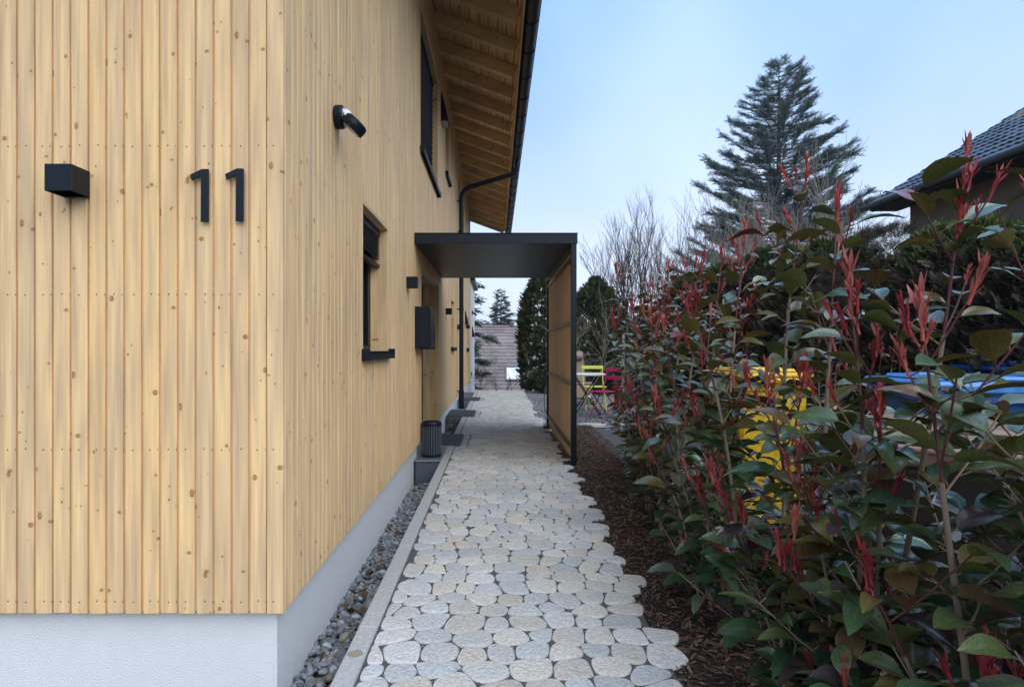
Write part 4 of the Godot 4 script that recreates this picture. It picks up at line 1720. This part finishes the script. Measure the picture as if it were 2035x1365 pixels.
		bush("hedge_conifer", said[i], "hedge bush", P(q[0], -0.05, q[1]), q[2], 0.78, 6500, dry if dead else thuja, 0.115, hedge, "conifer hedge behind the bins", 0.55)
		i += 1

# ================================================================ yard, patio and bins
func build_yard() -> void:
	var b := MB.new()
	b.span(1.22, 6.0, -0.3, -0.035, -0.5, 8.6)
	tag(part("yard_ground", b, M.patio), "", "", "", "structure")
	b = MB.new()
	b.span(0.641, 6.0, -0.3, -0.030, 8.72, 16.0)
	tag(part("patio_ground", b, M.patio), "", "", "", "structure")
	b = MB.new()
	b.span(0.641, 1.30, -0.25, -0.018, -0.5, 8.72)
	tag(part("planting_bed_ground", b, M.soil), "", "", "", "structure")
	# bark chips
	var cm := MB.new()
	cm.box(Vector3.ZERO, Vector3(1, 0.16, 0.42), 0.06)
	var xf := []
	var cols := []
	for k in 15000:
		var d := 0.9 + 7.9 * pow(rng.randf(), 1.25)
		var x := rng.randf_range(0.645, 1.42)
		var s := rng.randf_range(0.010, 0.036)
		xf.append(Transform3D(Basis.from_euler(Vector3(rng.randf_range(-0.5, 0.5), rng.randf() * TAU, rng.randf_range(-0.5, 0.5))).scaled_local(Vector3(s, s * 0.7, s * rng.randf_range(0.5, 1.0))), P(x, -0.016 + rng.randf_range(0, 0.014 if x > 0.74 else 0.008), d)))
		var k2 := rng.randf()
		var t := rng.randf_range(0.02, 0.085)
		cols.append(Color(t * 1.6, t * 0.82, t * 0.50) if k2 < 0.93 else Color(0.20, 0.13, 0.085))
	tag(scatter("bark_mulch", cm.mesh(), M.bark, xf, cols), "dark brown bark mulch between the path and the photinia hedge", "bark mulch", "", "stuff")
	# grey chippings over the patio and yard
	var gm := MB.new()
	gm.lathe([Vector2(0, -0.5), Vector2(0.5, -0.15), Vector2(0.4, 0.3), Vector2(0, 0.5)], 5, Transform3D())
	xf = []
	cols = []
	for k in 22000:
		var yard := k % 3 == 0
		var x := rng.randf_range(1.3, 3.2) if yard else rng.randf_range(0.70, 3.4)
		var d := rng.randf_range(1.2, 6.0) if yard else rng.randf_range(8.75, 14.9)
		var s := rng.randf_range(0.010, 0.024)
		xf.append(Transform3D(Basis.from_euler(Vector3(rng.randf() * 6, rng.randf() * 6, rng.randf() * 6)).scaled_local(Vector3(s, s * 0.8, s)), P(x, -0.03, d)))
		var t := rng.randf_range(0.12, 0.45)
		cols.append(Color(t, t * 1.01, t * 1.05))
	tag(scatter("chippings", gm.mesh(), M.pebble, xf, cols), "loose grey stone chippings on the patio and round the bins", "chippings", "", "stuff")
	# pale flat stones along the patio edge
	var i := 0
	for q in [[1.02, 8.62, 0.20, "pale edge stone nearest the canopy post"], [1.52, 8.78, 0.30, "long white edge stone in front of the magenta chair"], [2.06, 8.72, 0.22, "pale edge stone half hidden by the photinia leaves"]]:
		b = MB.new()
		var poly := PackedVector2Array()
		for k in 12:
			var a := TAU * k / 12.0
			poly.append(Vector2(cos(a) * q[2] * rng.randf_range(0.85, 1.1), sin(a) * 0.085 * rng.randf_range(0.8, 1.1)))
		b.tint(Color(0.62, 0.61, 0.58))
		stone_mesh(b, poly, Vector2.ZERO, 0.0)
		var o := part("edge_stone", b, M.stone)
		o.position = P(q[0], 0.012, q[1])
		tag(o, q[3], "stone", "pale stones along the patio edge")
		i += 1
	build_furniture()
	bin_at("wheelie_bin", "yellow wheeled bin behind the photinia hedge", Vector3(1.75, -0.03, -3.95), 0.12, 0.50, 0.56, 1.08, [0.72, 0.44, 0.012], 0.0)
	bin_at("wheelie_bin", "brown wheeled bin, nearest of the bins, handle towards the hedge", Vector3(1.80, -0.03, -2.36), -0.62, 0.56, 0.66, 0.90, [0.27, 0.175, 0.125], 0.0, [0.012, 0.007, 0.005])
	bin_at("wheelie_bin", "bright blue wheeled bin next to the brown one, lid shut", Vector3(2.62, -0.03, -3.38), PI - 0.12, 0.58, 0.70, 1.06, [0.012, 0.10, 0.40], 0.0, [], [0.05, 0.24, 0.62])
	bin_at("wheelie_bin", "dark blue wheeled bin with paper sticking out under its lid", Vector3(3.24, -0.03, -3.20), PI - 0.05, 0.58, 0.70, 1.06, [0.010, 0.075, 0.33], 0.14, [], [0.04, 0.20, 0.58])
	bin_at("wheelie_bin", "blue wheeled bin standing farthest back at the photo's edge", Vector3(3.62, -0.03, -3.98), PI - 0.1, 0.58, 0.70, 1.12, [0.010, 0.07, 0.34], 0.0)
	var pp := MB.new()
	var f := FastNoiseLite.new()
	f.seed = 6
	f.frequency = 7.0
	for j in 9:
		for k in 13:
			var u := k / 12.0
			var w := j / 8.0
			pp.vert(Vector3((u - 0.5) * 0.34, 0.05 * sin(w * 3.0) + 0.035 * f.get_noise_2d(u, w), (w - 0.5) * 0.2), Vector3(0.1 * f.get_noise_2d(w, u), 1, 0.3 * cos(w * 3.0)).normalized())
	for j in 8:
		for k in 12:
			var a := j * 13 + k
			pp.t(a, a + 1, a + 13)
			pp.t(a + 1, a + 14, a + 13)
	var paper := part("paper", pp, mat(0.72, 0.74, 0.76, 0.8))
	paper.position = Vector3(3.10, 1.03, -2.93)
	tag(paper, "crumpled white paper sticking out of the dark blue bin", "paper")

var bin_dirt := noise_tex(0.035, 81, Color(0.74, 0.73, 0.72), Color(1, 1, 1), 256)

func bin_at(called: String, label: String, at: Vector3, turn: float, w: float, dp: float, h: float, rgb: Array, gape: float, low: Array = [], top: Array = []) -> void:
	var o := thing(called, label, "wheeled bin", at, turn, "wheeled bins behind the hedge")
	var m := triplanar(mat(rgb[0], rgb[1], rgb[2], 0.42), bin_dirt, 1.7)
	var hb := h * 0.90
	var b := MB.new()
	# tapered body; back (+z) nearly upright
	var lo := [Vector2(-w * 0.40, -dp * 0.30), Vector2(w * 0.40, -dp * 0.30), Vector2(w * 0.42, dp * 0.40), Vector2(-w * 0.42, dp * 0.40)]
	var hi := [Vector2(-w * 0.47, -dp * 0.47), Vector2(w * 0.47, -dp * 0.47), Vector2(w * 0.48, dp * 0.44), Vector2(-w * 0.48, dp * 0.44)]
	var rings := []
	for q in [[lo, 0.06], [hi, hb]]:
		var ring := []
		for k in 4:
			var a: Vector2 = q[0][k]
			var pr: Vector2 = q[0][(k + 3) % 4]
			var nx: Vector2 = q[0][(k + 1) % 4]
			for s in 4:
				var t := s / 3.0
				var e0 := a + (pr - a).normalized() * 0.05
				var e1 := a + (nx - a).normalized() * 0.05
				var e := e0.lerp(a, t).lerp(a.lerp(e1, t), t)
				ring.append(Vector3(e.x, q[1], e.y))
		rings.append(ring)
	var ctr := Vector3(0, h * 0.5, 0)
	for k in 16:
		var k2 := (k + 1) % 16
		b.face([rings[0][k], rings[0][k2], rings[1][k2], rings[1][k]], ctr)
	b.face(rings[0], ctr)
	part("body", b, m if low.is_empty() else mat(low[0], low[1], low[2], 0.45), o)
	b = MB.new()
	b.box(Vector3(0, hb - 0.03, -dp * 0.02), Vector3(w * 1.0, 0.075, dp * 0.98), 0.012)
	part("rim", b, m, o)
	# lid: rounded slab with a raised field and a drooping lip
	var piv := Vector3(0, hb + 0.012, dp * 0.45)
	var lb := Basis(Vector3.RIGHT, gape)
	b = MB.new()
	b.box(piv + lb * Vector3(0, 0.022, -dp * 0.49), Vector3(w * 1.03, 0.036, dp * 1.04), 0.014, lb)
	b.box(piv + lb * Vector3(0, 0.048, -dp * 0.50), Vector3(w * 0.80, 0.032, dp * 0.72), 0.016, lb)
	b.box(piv + lb * Vector3(0, 0.058, -dp * 0.28), Vector3(w * 0.46, 0.028, dp * 0.22), 0.012, lb)
	b.box(piv + lb * Vector3(0, 0.004, -dp * 1.0), Vector3(w * 0.60, 0.05, 0.03), 0.010, lb)
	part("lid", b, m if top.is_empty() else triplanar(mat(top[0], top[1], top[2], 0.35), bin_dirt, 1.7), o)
	b = MB.new()
	b.tube([Vector3(-w * 0.42, hb + 0.005, dp * 0.54), Vector3(w * 0.42, hb + 0.005, dp * 0.54)], [0.016], 10)
	for s in [-1.0, 1.0]:
		b.box(Vector3(s * w * 0.40, hb, dp * 0.50), Vector3(0.04, 0.04, 0.09), 0.008)
		b.box(Vector3(s * w * 0.18, hb + 0.004, dp * 0.50), Vector3(0.03, 0.036, 0.09), 0.008)
	part("handle", b, m, o)
	for s in [-1.0, 1.0]:
		b = MB.new()
		b.tube([Vector3(s * w * 0.26 - 0.012, hb + 0.005, dp * 0.54), Vector3(s * w * 0.26 + 0.012, hb + 0.005, dp * 0.54)], [0.021], 10)
		part("hinge", b, M.black_matt, o)
		b = MB.new()
		b.lathe([Vector2(0, -0.025), Vector2(0.09, -0.025), Vector2(0.10, -0.012), Vector2(0.10, 0.012), Vector2(0.09, 0.025), Vector2(0, 0.025)], 24, Transform3D(Basis(Vector3.BACK, PI / 2), Vector3(s * w * 0.45, 0.10, dp * 0.40)))
		part("wheel", b, M.rubber, o)
	b = MB.new()
	b.tube([Vector3(-w * 0.43, 0.10, dp * 0.40), Vector3(w * 0.43, 0.10, dp * 0.40)], [0.012], 8)
	part("axle", b, M.steel, o)

func folding_chair(label: String, at: Vector3, turn: float, rgb: Array) -> void:
	# slatted folding chair; it faces local +z
	var o := thing("folding_chair", label, "chair", at, turn, "folding metal chairs on the patio")
	var m := mat(rgb[0], rgb[1], rgb[2], 0.4)
	for s in [-1.0, 1.0]:
		var b := MB.new()
		b.tube([Vector3(s * 0.19, 0.0, 0.20), Vector3(s * 0.19, 0.42, -0.10), Vector3(s * 0.19, 0.60, -0.20), Vector3(s * 0.19, 0.82, -0.25)], [0.0105], 6)
		part("leg", b, m, o)
		b = MB.new()
		b.tube([Vector3(s * 0.165, 0.0, -0.24), Vector3(s * 0.165, 0.43, 0.16)], [0.0105], 6)
		part("leg", b, m, o)
	for k in 7:
		var b := MB.new()
		b.box(Vector3(0, 0.445 + 0.004 * sin(k * 0.5), -0.17 + k * 0.058), Vector3(0.40, 0.010, 0.052), 0.003)
		part("slat", b, m, o)
	for q in [[0.80, -0.243], [0.665, -0.212]]:
		var b := MB.new()
		b.box(Vector3(0, q[0], q[1]), Vector3(0.42, 0.065, 0.012), 0.004, Basis(Vector3.RIGHT, -0.2))
		part("backrest_slat", b, m, o)
	for q in [[0.10, 0.13, 0.19], [0.12, -0.13, 0.165]]:
		var b := MB.new()
		b.tube([Vector3(-q[2], q[0], q[1]), Vector3(q[2], q[0], q[1])], [0.006], 6)
		part("stretcher", b, m, o)

func build_furniture() -> void:
	folding_chair("magenta slatted folding chair on the grey patio", P(1.83, -0.022, 9.75), -0.95, [0.42, 0.012, 0.11])
	folding_chair("yellow folding chair behind the round white table", P(1.86, -0.022, 11.0), 0.0, [0.62, 0.62, 0.05])
	# round table
	var t := thing("bistro_table", "round white bistro table with thin dark crossed legs", "table", P(1.58, -0.022, 10.15))
	var b := MB.new()
	b.lathe([Vector2(0, 0.700), Vector2(0.325, 0.700), Vector2(0.332, 0.706), Vector2(0.332, 0.722), Vector2(0.322, 0.728), Vector2(0, 0.728)], 40, Transform3D())
	part("table_top", b, mat(0.72, 0.70, 0.70, 0.4), t)
	for s in [-1.0, 1.0]:
		for r in [-1.0, 1.0]:
			b = MB.new()
			b.tube([Vector3(s * 0.24, 0.0, r * 0.14), Vector3(-s * 0.22, 0.70, r * 0.14)], [0.010], 6)
			part("leg", b, M.black, t)
		b = MB.new()
		b.tube([Vector3(s * 0.24, 0.01, -0.14), Vector3(s * 0.24, 0.01, 0.14)], [0.009], 6)
		part("stretcher", b, M.black, t)
	# lounger
	var l := thing("lounge_chair", "beige padded reclining chair with head cushion, half hidden by the canopy post", "lounge chair", P(1.70, -0.022, 12.3), 0.12)
	var beige := triplanar(mat(0.34, 0.235, 0.185, 0.85), noise_tex(0.3, 61, Color(0.8, 0.8, 0.8), Color(1, 1, 1), 256), 4.0)
	var tilt := Basis(Vector3.RIGHT, -0.32)
	b = MB.new()
	b.box(Vector3(0, 0.76, -0.33), Vector3(0.52, 0.72, 0.07), 0.03, tilt)
	part("backrest", b, beige, l)
	b = MB.new()
	b.box(Vector3(0, 0.40, 0.06), Vector3(0.52, 0.08, 0.56), 0.03, Basis(Vector3.RIGHT, -0.12))
	part("seat", b, beige, l)
	b = MB.new()
	b.tube([Vector3(-0.21, 0.985, -0.33), Vector3(0.0, 0.985, -0.325), Vector3(0.21, 0.985, -0.33)], [0.075, 0.085, 0.075], 14)
	part("head_cushion", b, beige, l)
	b = MB.new()
	b.box(Vector3(0, 0.27, 0.40), Vector3(0.46, 0.30, 0.06), 0.025, Basis(Vector3.RIGHT, -0.45))
	part("leg_rest", b, beige, l)
	for s in [-1.0, 1.0]:
		b = MB.new()
		b.tube([Vector3(s * 0.27, 0.012, 0.42), Vector3(s * 0.27, 0.012, -0.42), Vector3(s * 0.27, 0.05, -0.46), Vector3(s * 0.27, 0.30, -0.20), Vector3(s * 0.27, 0.60, -0.02), Vector3(s * 0.27, 0.62, 0.26)], [0.012], 7)
		b.tube([Vector3(s * 0.27, 0.02, 0.40), Vector3(s * 0.27, 0.36, 0.10), Vector3(s * 0.27, 1.05, -0.42)], [0.011], 7)
		part("side_frame", b, M.black, l)
	# watering can
	var w := thing("watering_can", "grey metal watering can with its rose raised beside the canopy post", "watering can", P(1.17, -0.022, 9.25), 0.0)
	b = MB.new()
	b.lathe([Vector2(0, 0.0), Vector2(0.105, 0.0), Vector2(0.11, 0.01), Vector2(0.10, 0.24), Vector2(0.085, 0.26), Vector2(0.05, 0.27)], 24, Transform3D())
	part("body", b, M.zinc, w)
	b = MB.new()
	b.tube([Vector3(0.09, 0.05, 0), Vector3(0.16, 0.17, 0), Vector3(0.265, 0.325, 0)], [0.019, 0.014, 0.012], 10)
	part("spout", b, M.zinc, w)
	b = MB.new()
	b.lathe([Vector2(0.012, 0.0), Vector2(0.020, 0.03), Vector2(0.050, 0.085), Vector2(0.052, 0.10), Vector2(0.04, 0.112), Vector2(0, 0.118)], 20, Transform3D(Basis(Vector3.BACK, -0.62), Vector3(0.258, 0.315, 0)), true)
	part("rose", b, M.steel, w)
	b = MB.new()
	b.tube([Vector3(-0.10, 0.05, 0), Vector3(-0.19, 0.13, 0), Vector3(-0.20, 0.24, 0), Vector3(-0.12, 0.36, 0), Vector3(0.0, 0.38, 0), Vector3(0.06, 0.27, 0)], [0.010], 8)
	part("handle", b, M.zinc, w)
	# steel post among the leaves
	var p := thing("steel_post", "slim galvanised steel post beside the magenta chair", "post", P(2.06, -0.03, 9.4))
	b = MB.new()
	b.tube([Vector3(0, -0.2, 0), Vector3(0, 1.46, 0)], [0.028, 0.028], 12)
	part("tube", b, M.steel, p)
	b = MB.new()
	b.lathe([Vector2(0.031, 1.44), Vector2(0.031, 1.465), Vector2(0, 1.475)], 12, Transform3D())
	part("cap", b, M.dark_metal, p)
	# hose
	b = MB.new()
	var pts := []
	for k in 15:
		var a := -1.2 + 3.4 * k / 14.0
		pts.append(P(0.93 - 0.13 * cos(a * 0.92), 0.30 - 0.31 * sin(a), 9.6 + 0.02 * k))
	b.tube(pts, [0.009], 8)
	var hs := part("garden_hose", b, mat(0.10, 0.12, 0.15, 0.5))
	tag(hs, "thin dark garden hose arching down behind the canopy screen", "hose")

# ================================================================ photinia
func leaf_mesh(l: float, w: float, curl: float, fold: float) -> ArrayMesh:
	var m := ArrayMesh.new()
	var nl := 8
	for face in 2:
		var b := MB.new()
		var sg := 1.0 if face == 0 else -1.0
		for k in nl + 1:
			var t := k / float(nl)
			var hw := w * pow(sin(PI * clampf(pow(t, 0.85), 0.0, 1.0)), 0.72)
			if k == 0:
				hw = w * 0.05
			if k == nl:
				hw = w * 0.03
			var y := -curl * l * t * t * 0.55 + 0.06 * l * sin(t * PI)
			for j in 5:
				var s := (j - 2) / 2.0
				var yy := y + absf(s) * hw * fold - s * s * hw * fold * 0.35 + 0.012 * l * sin(t * 17.0 + s * 2.0) * absf(s)
				var p := Vector3(s * hw, yy + (0.0 if face == 0 else -0.0007), t * l * (1.0 - 0.12 * curl * t))
				var nn := Vector3(-signf(s) * fold * 0.7, 1.0, curl * t * 1.0).normalized() * sg
				b.vert(p, nn, Vector2(0.5 + s * 0.5, t))
		for k in nl:
			for j in 4:
				var a := k * 5 + j
				b.t(a, a + 1, a + 5)
				b.t(a + 1, a + 6, a + 5)
		b.add_to(m)
	return m

func shoot_mesh(sd: int, n: int) -> ArrayMesh:
	# an upright tuft of young leaves on a short stalk, along +z
	var r := RandomNumberGenerator.new()
	r.seed = sd
	var b := MB.new()
	b.tube([Vector3(0, 0, -0.02), Vector3(0, 0, 0.055)], [0.0028, 0.0018], 5, false)
	for k in n:
		var az := k * 2.4 + r.randf_range(-0.3, 0.3)
		var open := r.randf_range(0.08, 0.42)
		var z := r.randf_range(-0.012, 0.045)
		var out := Vector3(cos(az), sin(az), 0)
		var d := (Vector3(0, 0, 1) + out * open).normalized()
		var s := d.cross(out).normalized()
		var nn := s.cross(d).normalized()
		var l := r.randf_range(0.020, 0.046)
		var w := l * r.randf_range(0.09, 0.13)
		var f := b.v.size()
		for q in 5:
			var t := q / 4.0
			var hw := w * sin(PI * (0.06 + 0.9 * pow(t, 0.8)))
			var p := Vector3(0, 0, z) + d * l * t + out * open * l * t * t * 0.3
			b.vert(p - s * hw + nn * hw * 0.4, nn, Vector2(0.15, t))
			b.vert(p, nn, Vector2(0.5, t))
			b.vert(p + s * hw + nn * hw * 0.4, nn, Vector2(0.85, t))
		for q in 4:
			for j in 2:
				var a := f + q * 3 + j
				b.t(a, a + 1, a + 3)
				b.t(a + 1, a + 4, a + 3)
	return b.mesh()

var leaf_shapes := []
var shoot_shapes := []

func add_leaf(root: Node3D, stem: MB, p: Vector3, d: Vector3, size: float, kind: int, roll: float) -> void:
	var o := MeshInstance3D.new()
	o.mesh = leaf_shapes[rng.randi_range(0, leaf_shapes.size() - 1)]
	o.set_surface_override_material(0, M.leaf_top[kind])
	o.set_surface_override_material(1, M.leaf_low[kind])
	o.name = "leaf"
	var pet := p + d * 0.022 + Vector3.UP * 0.004
	stem.tube([p, pet], [0.0017, 0.0013], 4, false)
	o.transform = Transform3D(basis_to(d, roll).scaled_local(Vector3(size, size, size)), pet)
	root.add_child(o, true)

func leaf_kind(t: float) -> int:
	var k := rng.randf()
	if t > 0.72:
		return 2 if k < 0.34 else 4 if k < 0.68 else 5 if k < 0.82 else 0 if k < 0.96 else 7
	if t > 0.35:
		return 0 if k < 0.34 else 1 if k < 0.44 else 2 if k < 0.70 else 3 if k < 0.78 else 4 if k < 0.90 else 6 if k < 0.96 else 5
	return 1 if k < 0.45 else 0 if k < 0.70 else 3 if k < 0.84 else 6 if k < 0.94 else 5 if k < 0.98 else 7

func add_shoot(root: Node3D, p: Vector3, d: Vector3, size: float) -> void:
	size *= 0.92
	var o := put("young_shoot", shoot_shapes[rng.randi_range(0, shoot_shapes.size() - 1)], M.shoot[rng.randi_range(0, 2)], root)
	o.transform = Transform3D(basis_to(d, rng.randf() * TAU).scaled_local(Vector3(size, size, size)), p)

func photinia(x: float, d: float, height: float, stems: int, label: String, leaf_size: float, dense: float, group: String) -> void:
	var root := thing("photinia_shrub", label, "shrub", P(x, -0.02, d), 0.0, group)
	for s in stems:
		var wood := MB.new()
		var red := MB.new()
		var az := TAU * s / stems + rng.randf_range(-0.6, 0.6)
		var lean := Vector3(cos(az), 0, sin(az)) * rng.randf_range(0.05, 0.24)
		if s == stems - 1 and leaf_size > 0.8 and d < 4.5:
			lean = Vector3(-0.26, 0, rng.randf_range(-0.1, 0.1))
		var h := height * (rng.randf_range(0.72, 1.0) if d > 2.9 else rng.randf_range(0.58, 0.82))
		if s == 0:
			h = height
		elif s >= stems - 2:
			h = height * rng.randf_range(0.3, 0.55)
		var p0 := Vector3(cos(az) * 0.05, -0.02, sin(az) * 0.05)
		var wig := Vector3(rng.randf_range(-0.03, 0.03), 0, rng.randf_range(-0.03, 0.03))
		var at := func(t: float) -> Vector3:
			return p0 + lean * (t * 0.4 + t * t * 0.6) + wig * sin(t * 7.0) * 0.5 + Vector3.UP * h * t
		var pts := []
		var rad := []
		for k in 9:
			var t := k / 8.0
			pts.append(at.call(t * 0.74))
			rad.append(lerpf(0.0078, 0.0044, t) * (0.75 + 0.4 * leaf_size) * (0.8 if h < height * 0.6 else 1.0))
		wood.tube(pts, rad, 7, false)
		pts = []
		rad = []
		for k in 5:
			var t := k / 4.0
			pts.append(at.call(0.74 + 0.26 * t))
			rad.append(lerpf(0.0042, 0.0024, t))
		red.tube(pts, rad, 6, false)
		var t := 0.10
		var phi := rng.randf() * TAU
		while t < 0.97:
			var p: Vector3 = at.call(t)
			var big := leaf_size * rng.randf_range(0.72, 1.22) * (1.0 if t < 0.8 else 0.85)
			var rise := rng.randf_range(-0.25, 0.35) + 0.35 * t
			var dir := Vector3(cos(phi), rise, sin(phi)).normalized()
			if rng.randf() < 0.90 - 0.25 * t:
				add_leaf(root, red if t > 0.74 else wood, p, dir, big, leaf_kind(t * height / 1.7), rng.randf_range(-0.5, 0.5))
			# a side twig with a few leaves and often a red tip
			if rng.randf() < 0.34 * dense and t < 0.86:
				var l := rng.randf_range(0.10, 0.30) * (1.15 - 0.4 * t)
				var bd := Vector3(cos(phi + 1.2), rng.randf_range(0.5, 1.3), sin(phi + 1.2)).normalized()
				(red if t > 0.74 else wood).tube([p, p + bd * l * 0.5 + Vector3.UP * 0.01, p + bd * l + Vector3.UP * 0.035], [0.0028, 0.0023, 0.0017], 5, false)
				var nl := int(l / 0.038) + 1
				for k in nl:
					var q := (k + 0.6) / nl
					var pa := phi + k * 2.4
					add_leaf(root, red if t > 0.74 else wood, p + bd * l * q + Vector3.UP * 0.035 * q * q, (Vector3(cos(pa), rng.randf_range(-0.2, 0.5), sin(pa)) + bd * 0.5).normalized(), leaf_size * rng.randf_range(0.55, 0.98), leaf_kind(t * height / 1.7), rng.randf_range(-0.6, 0.6))
				if rng.randf() < (0.14 if t < 0.6 else 0.42):
					add_shoot(root, p + bd * l + Vector3.UP * 0.035, (bd + Vector3.UP * 1.2).normalized(), leaf_size * rng.randf_range(0.6, 1.0))
			phi += 2.39996
			t += 0.047 / h * rng.randf_range(0.75, 1.3) / dense
		# the branched red top
		var tip: Vector3 = at.call(1.0)
		add_shoot(root, tip, (lean * 0.4 + Vector3.UP).normalized(), leaf_size * rng.randf_range(1.0, 1.4))
		var below: Vector3 = at.call(0.94)
		add_shoot(root, below.lerp(tip, 0.5), (lean * 0.4 + Vector3(rng.randf_range(-0.3, 0.3), 1, rng.randf_range(-0.3, 0.3))).normalized(), leaf_size * 0.9)
		for k in rng.randi_range(1, 4):
			var a := rng.randf() * TAU
			var l := rng.randf_range(0.06, 0.17)
			var bp: Vector3 = at.call(rng.randi_range(0, 1) * 0.065 + 0.87)
			var bd := Vector3(cos(a) * 0.55, 1.0, sin(a) * 0.55).normalized()
			red.tube([bp, bp + bd * l], [0.0026, 0.0018], 5, false)
			add_shoot(root, bp + bd * l, (bd + Vector3.UP * 0.5).normalized(), leaf_size * rng.randf_range(0.75, 1.15))
			if rng.randf() < 0.5:
				add_shoot(root, bp + bd * l * 0.6, (bd + Vector3(rng.randf_range(-0.5, 0.5), 0.4, rng.randf_range(-0.5, 0.5))).normalized(), leaf_size * rng.randf_range(0.5, 0.8))
		part("stem", wood, M.stem, root)
		part("young_stem", red, M.stem_red, root)

func build_photinia() -> void:
	for q in [[0.118, 0.029, 0.30, 0.45], [0.128, 0.031, 0.55, 0.35], [0.105, 0.029, 0.12, 0.55], [0.122, 0.029, 0.85, 0.40], [0.112, 0.032, 0.42, 0.25], [0.098, 0.023, 0.65, 0.6]]:
		leaf_shapes.append(leaf_mesh(q[0], q[1], q[2], q[3]))
	for k in 5:
		shoot_shapes.append(shoot_mesh(90 + k, 9 + k))
	var rows := [
		[1.04, 0.98, 1.25, 5, "nearest photinia shrub, cut off by the photo's lower right corner"],
		[1.09, 1.27, 1.68, 5, "photinia shrub with the tallest red tips at the photo's right edge"],
		[1.00, 1.57, 1.66, 5, "photinia shrub in front of the brown bin"],
		[0.97, 1.84, 1.64, 5, "photinia shrub left of the brown bin, third from the right edge"],
		[1.07, 2.34, 1.88, 5, "tallest photinia shrub, its red tips before the blue-green conifer"],
		[1.00, 2.68, 1.72, 5, "photinia shrub in front of the yellow bin"],
		[1.06, 3.15, 1.68, 5, "photinia shrub just left of the yellow bin"],
		[1.08, 3.65, 1.74, 5, "photinia shrub in the middle of the hedge, fifth from its far end"],
		[1.13, 4.15, 1.78, 5, "photinia shrub fourth from the far end of the hedge"],
		[1.20, 4.65, 1.82, 5, "photinia shrub third from the far end of the hedge"],
		[1.33, 5.15, 1.92, 5, "photinia shrub with a tall red plume, second from the far end"],
		[1.49, 5.75, 1.45, 6, "low photinia shrub at the far end of the hedge by the canopy post"],
	]
	for q in rows:
		photinia(q[0], q[1], q[2], q[3], q[4], 1.18, 1.12 if q[1] < 2.0 else 1.0, "photinia hedge along the path")
	for q in [[2.75, 4.9, 1.35, "small photinia shrub behind the yellow bin"], [3.0, 4.55, 1.40, "small photinia shrub behind the bright blue bin"], [3.35, 4.75, 1.38, "small photinia shrub behind the dark blue bin"], [2.35, 5.6, 1.3, "small photinia shrub farthest behind the bins"]]:
		photinia(q[0], q[1], q[2], 5, q[3], 0.72, 0.9, "photinia shrubs behind the bins")
	# plant labels hanging in the hedge
	var tg := thing("plant_label", "white barcode plant label hanging on a photinia stem", "plant label", P(1.035, 0.80, 1.335))
	var tl := Basis(Vector3.BACK, -0.42) * Basis(Vector3.UP, -0.2)
	var b := MB.new()
	b.box(Vector3.ZERO, Vector3(0.058, 0.030, 0.0006), 0.0, tl)
	part("card", b, mat(0.75, 0.78, 0.82, 0.45), tg)
	b = MB.new()
	for k in 16:
		b.box(tl * Vector3(-0.024 + k * 0.0017, 0.0015, 0.0006), Vector3(0.0012 if k % 3 == 0 else 0.0006, 0.008, 0.0003), 0.0, tl)
	for y in [0.0115, 0.0085, -0.0065, -0.0095]:
		b.box(tl * Vector3(-0.013, y, 0.0006), Vector3(0.020, 0.0014, 0.0003), 0.0, tl)
	part("print", b, M.black_matt, tg)
	b = MB.new()
	b.tube([tl * Vector3(0.026, 0, 0), Vector3(0.045, 0.02, -0.02), Vector3(0.05, 0.05, -0.05)], [0.0007], 4)
	part("tie", b, M.black_matt, tg)
	var t2 := thing("plant_label", "white six-sided plant label numbered 45 below the barcode label", "plant label", P(1.045, 0.735, 1.34))
	var tl2 := Basis(Vector3.BACK, -0.75) * Basis(Vector3.UP, -0.2)
	b = MB.new()
	b.prism(PackedVector2Array([Vector2(-0.027, -0.006), Vector2(-0.018, -0.013), Vector2(0.024, -0.013), Vector2(0.029, 0.0), Vector2(0.022, 0.013), Vector2(-0.020, 0.013)]), Transform3D(tl2, Vector3.ZERO), 0.0006)
	part("card", b, mat(0.75, 0.78, 0.82, 0.45), t2)
	var tm := TextMesh.new()
	tm.text = "45"
	var sf := SystemFont.new()
	sf.font_names = PackedStringArray(["Droid Sans"])
	tm.font = sf
	tm.font_size = 20
	tm.pixel_size = 0.0007
	tm.depth = 0.0004
	var to := put("lettering", tm, M.black_matt, t2)
	to.transform = Transform3D(tl2, tl2 * Vector3(0.002, 0, 0.0009))
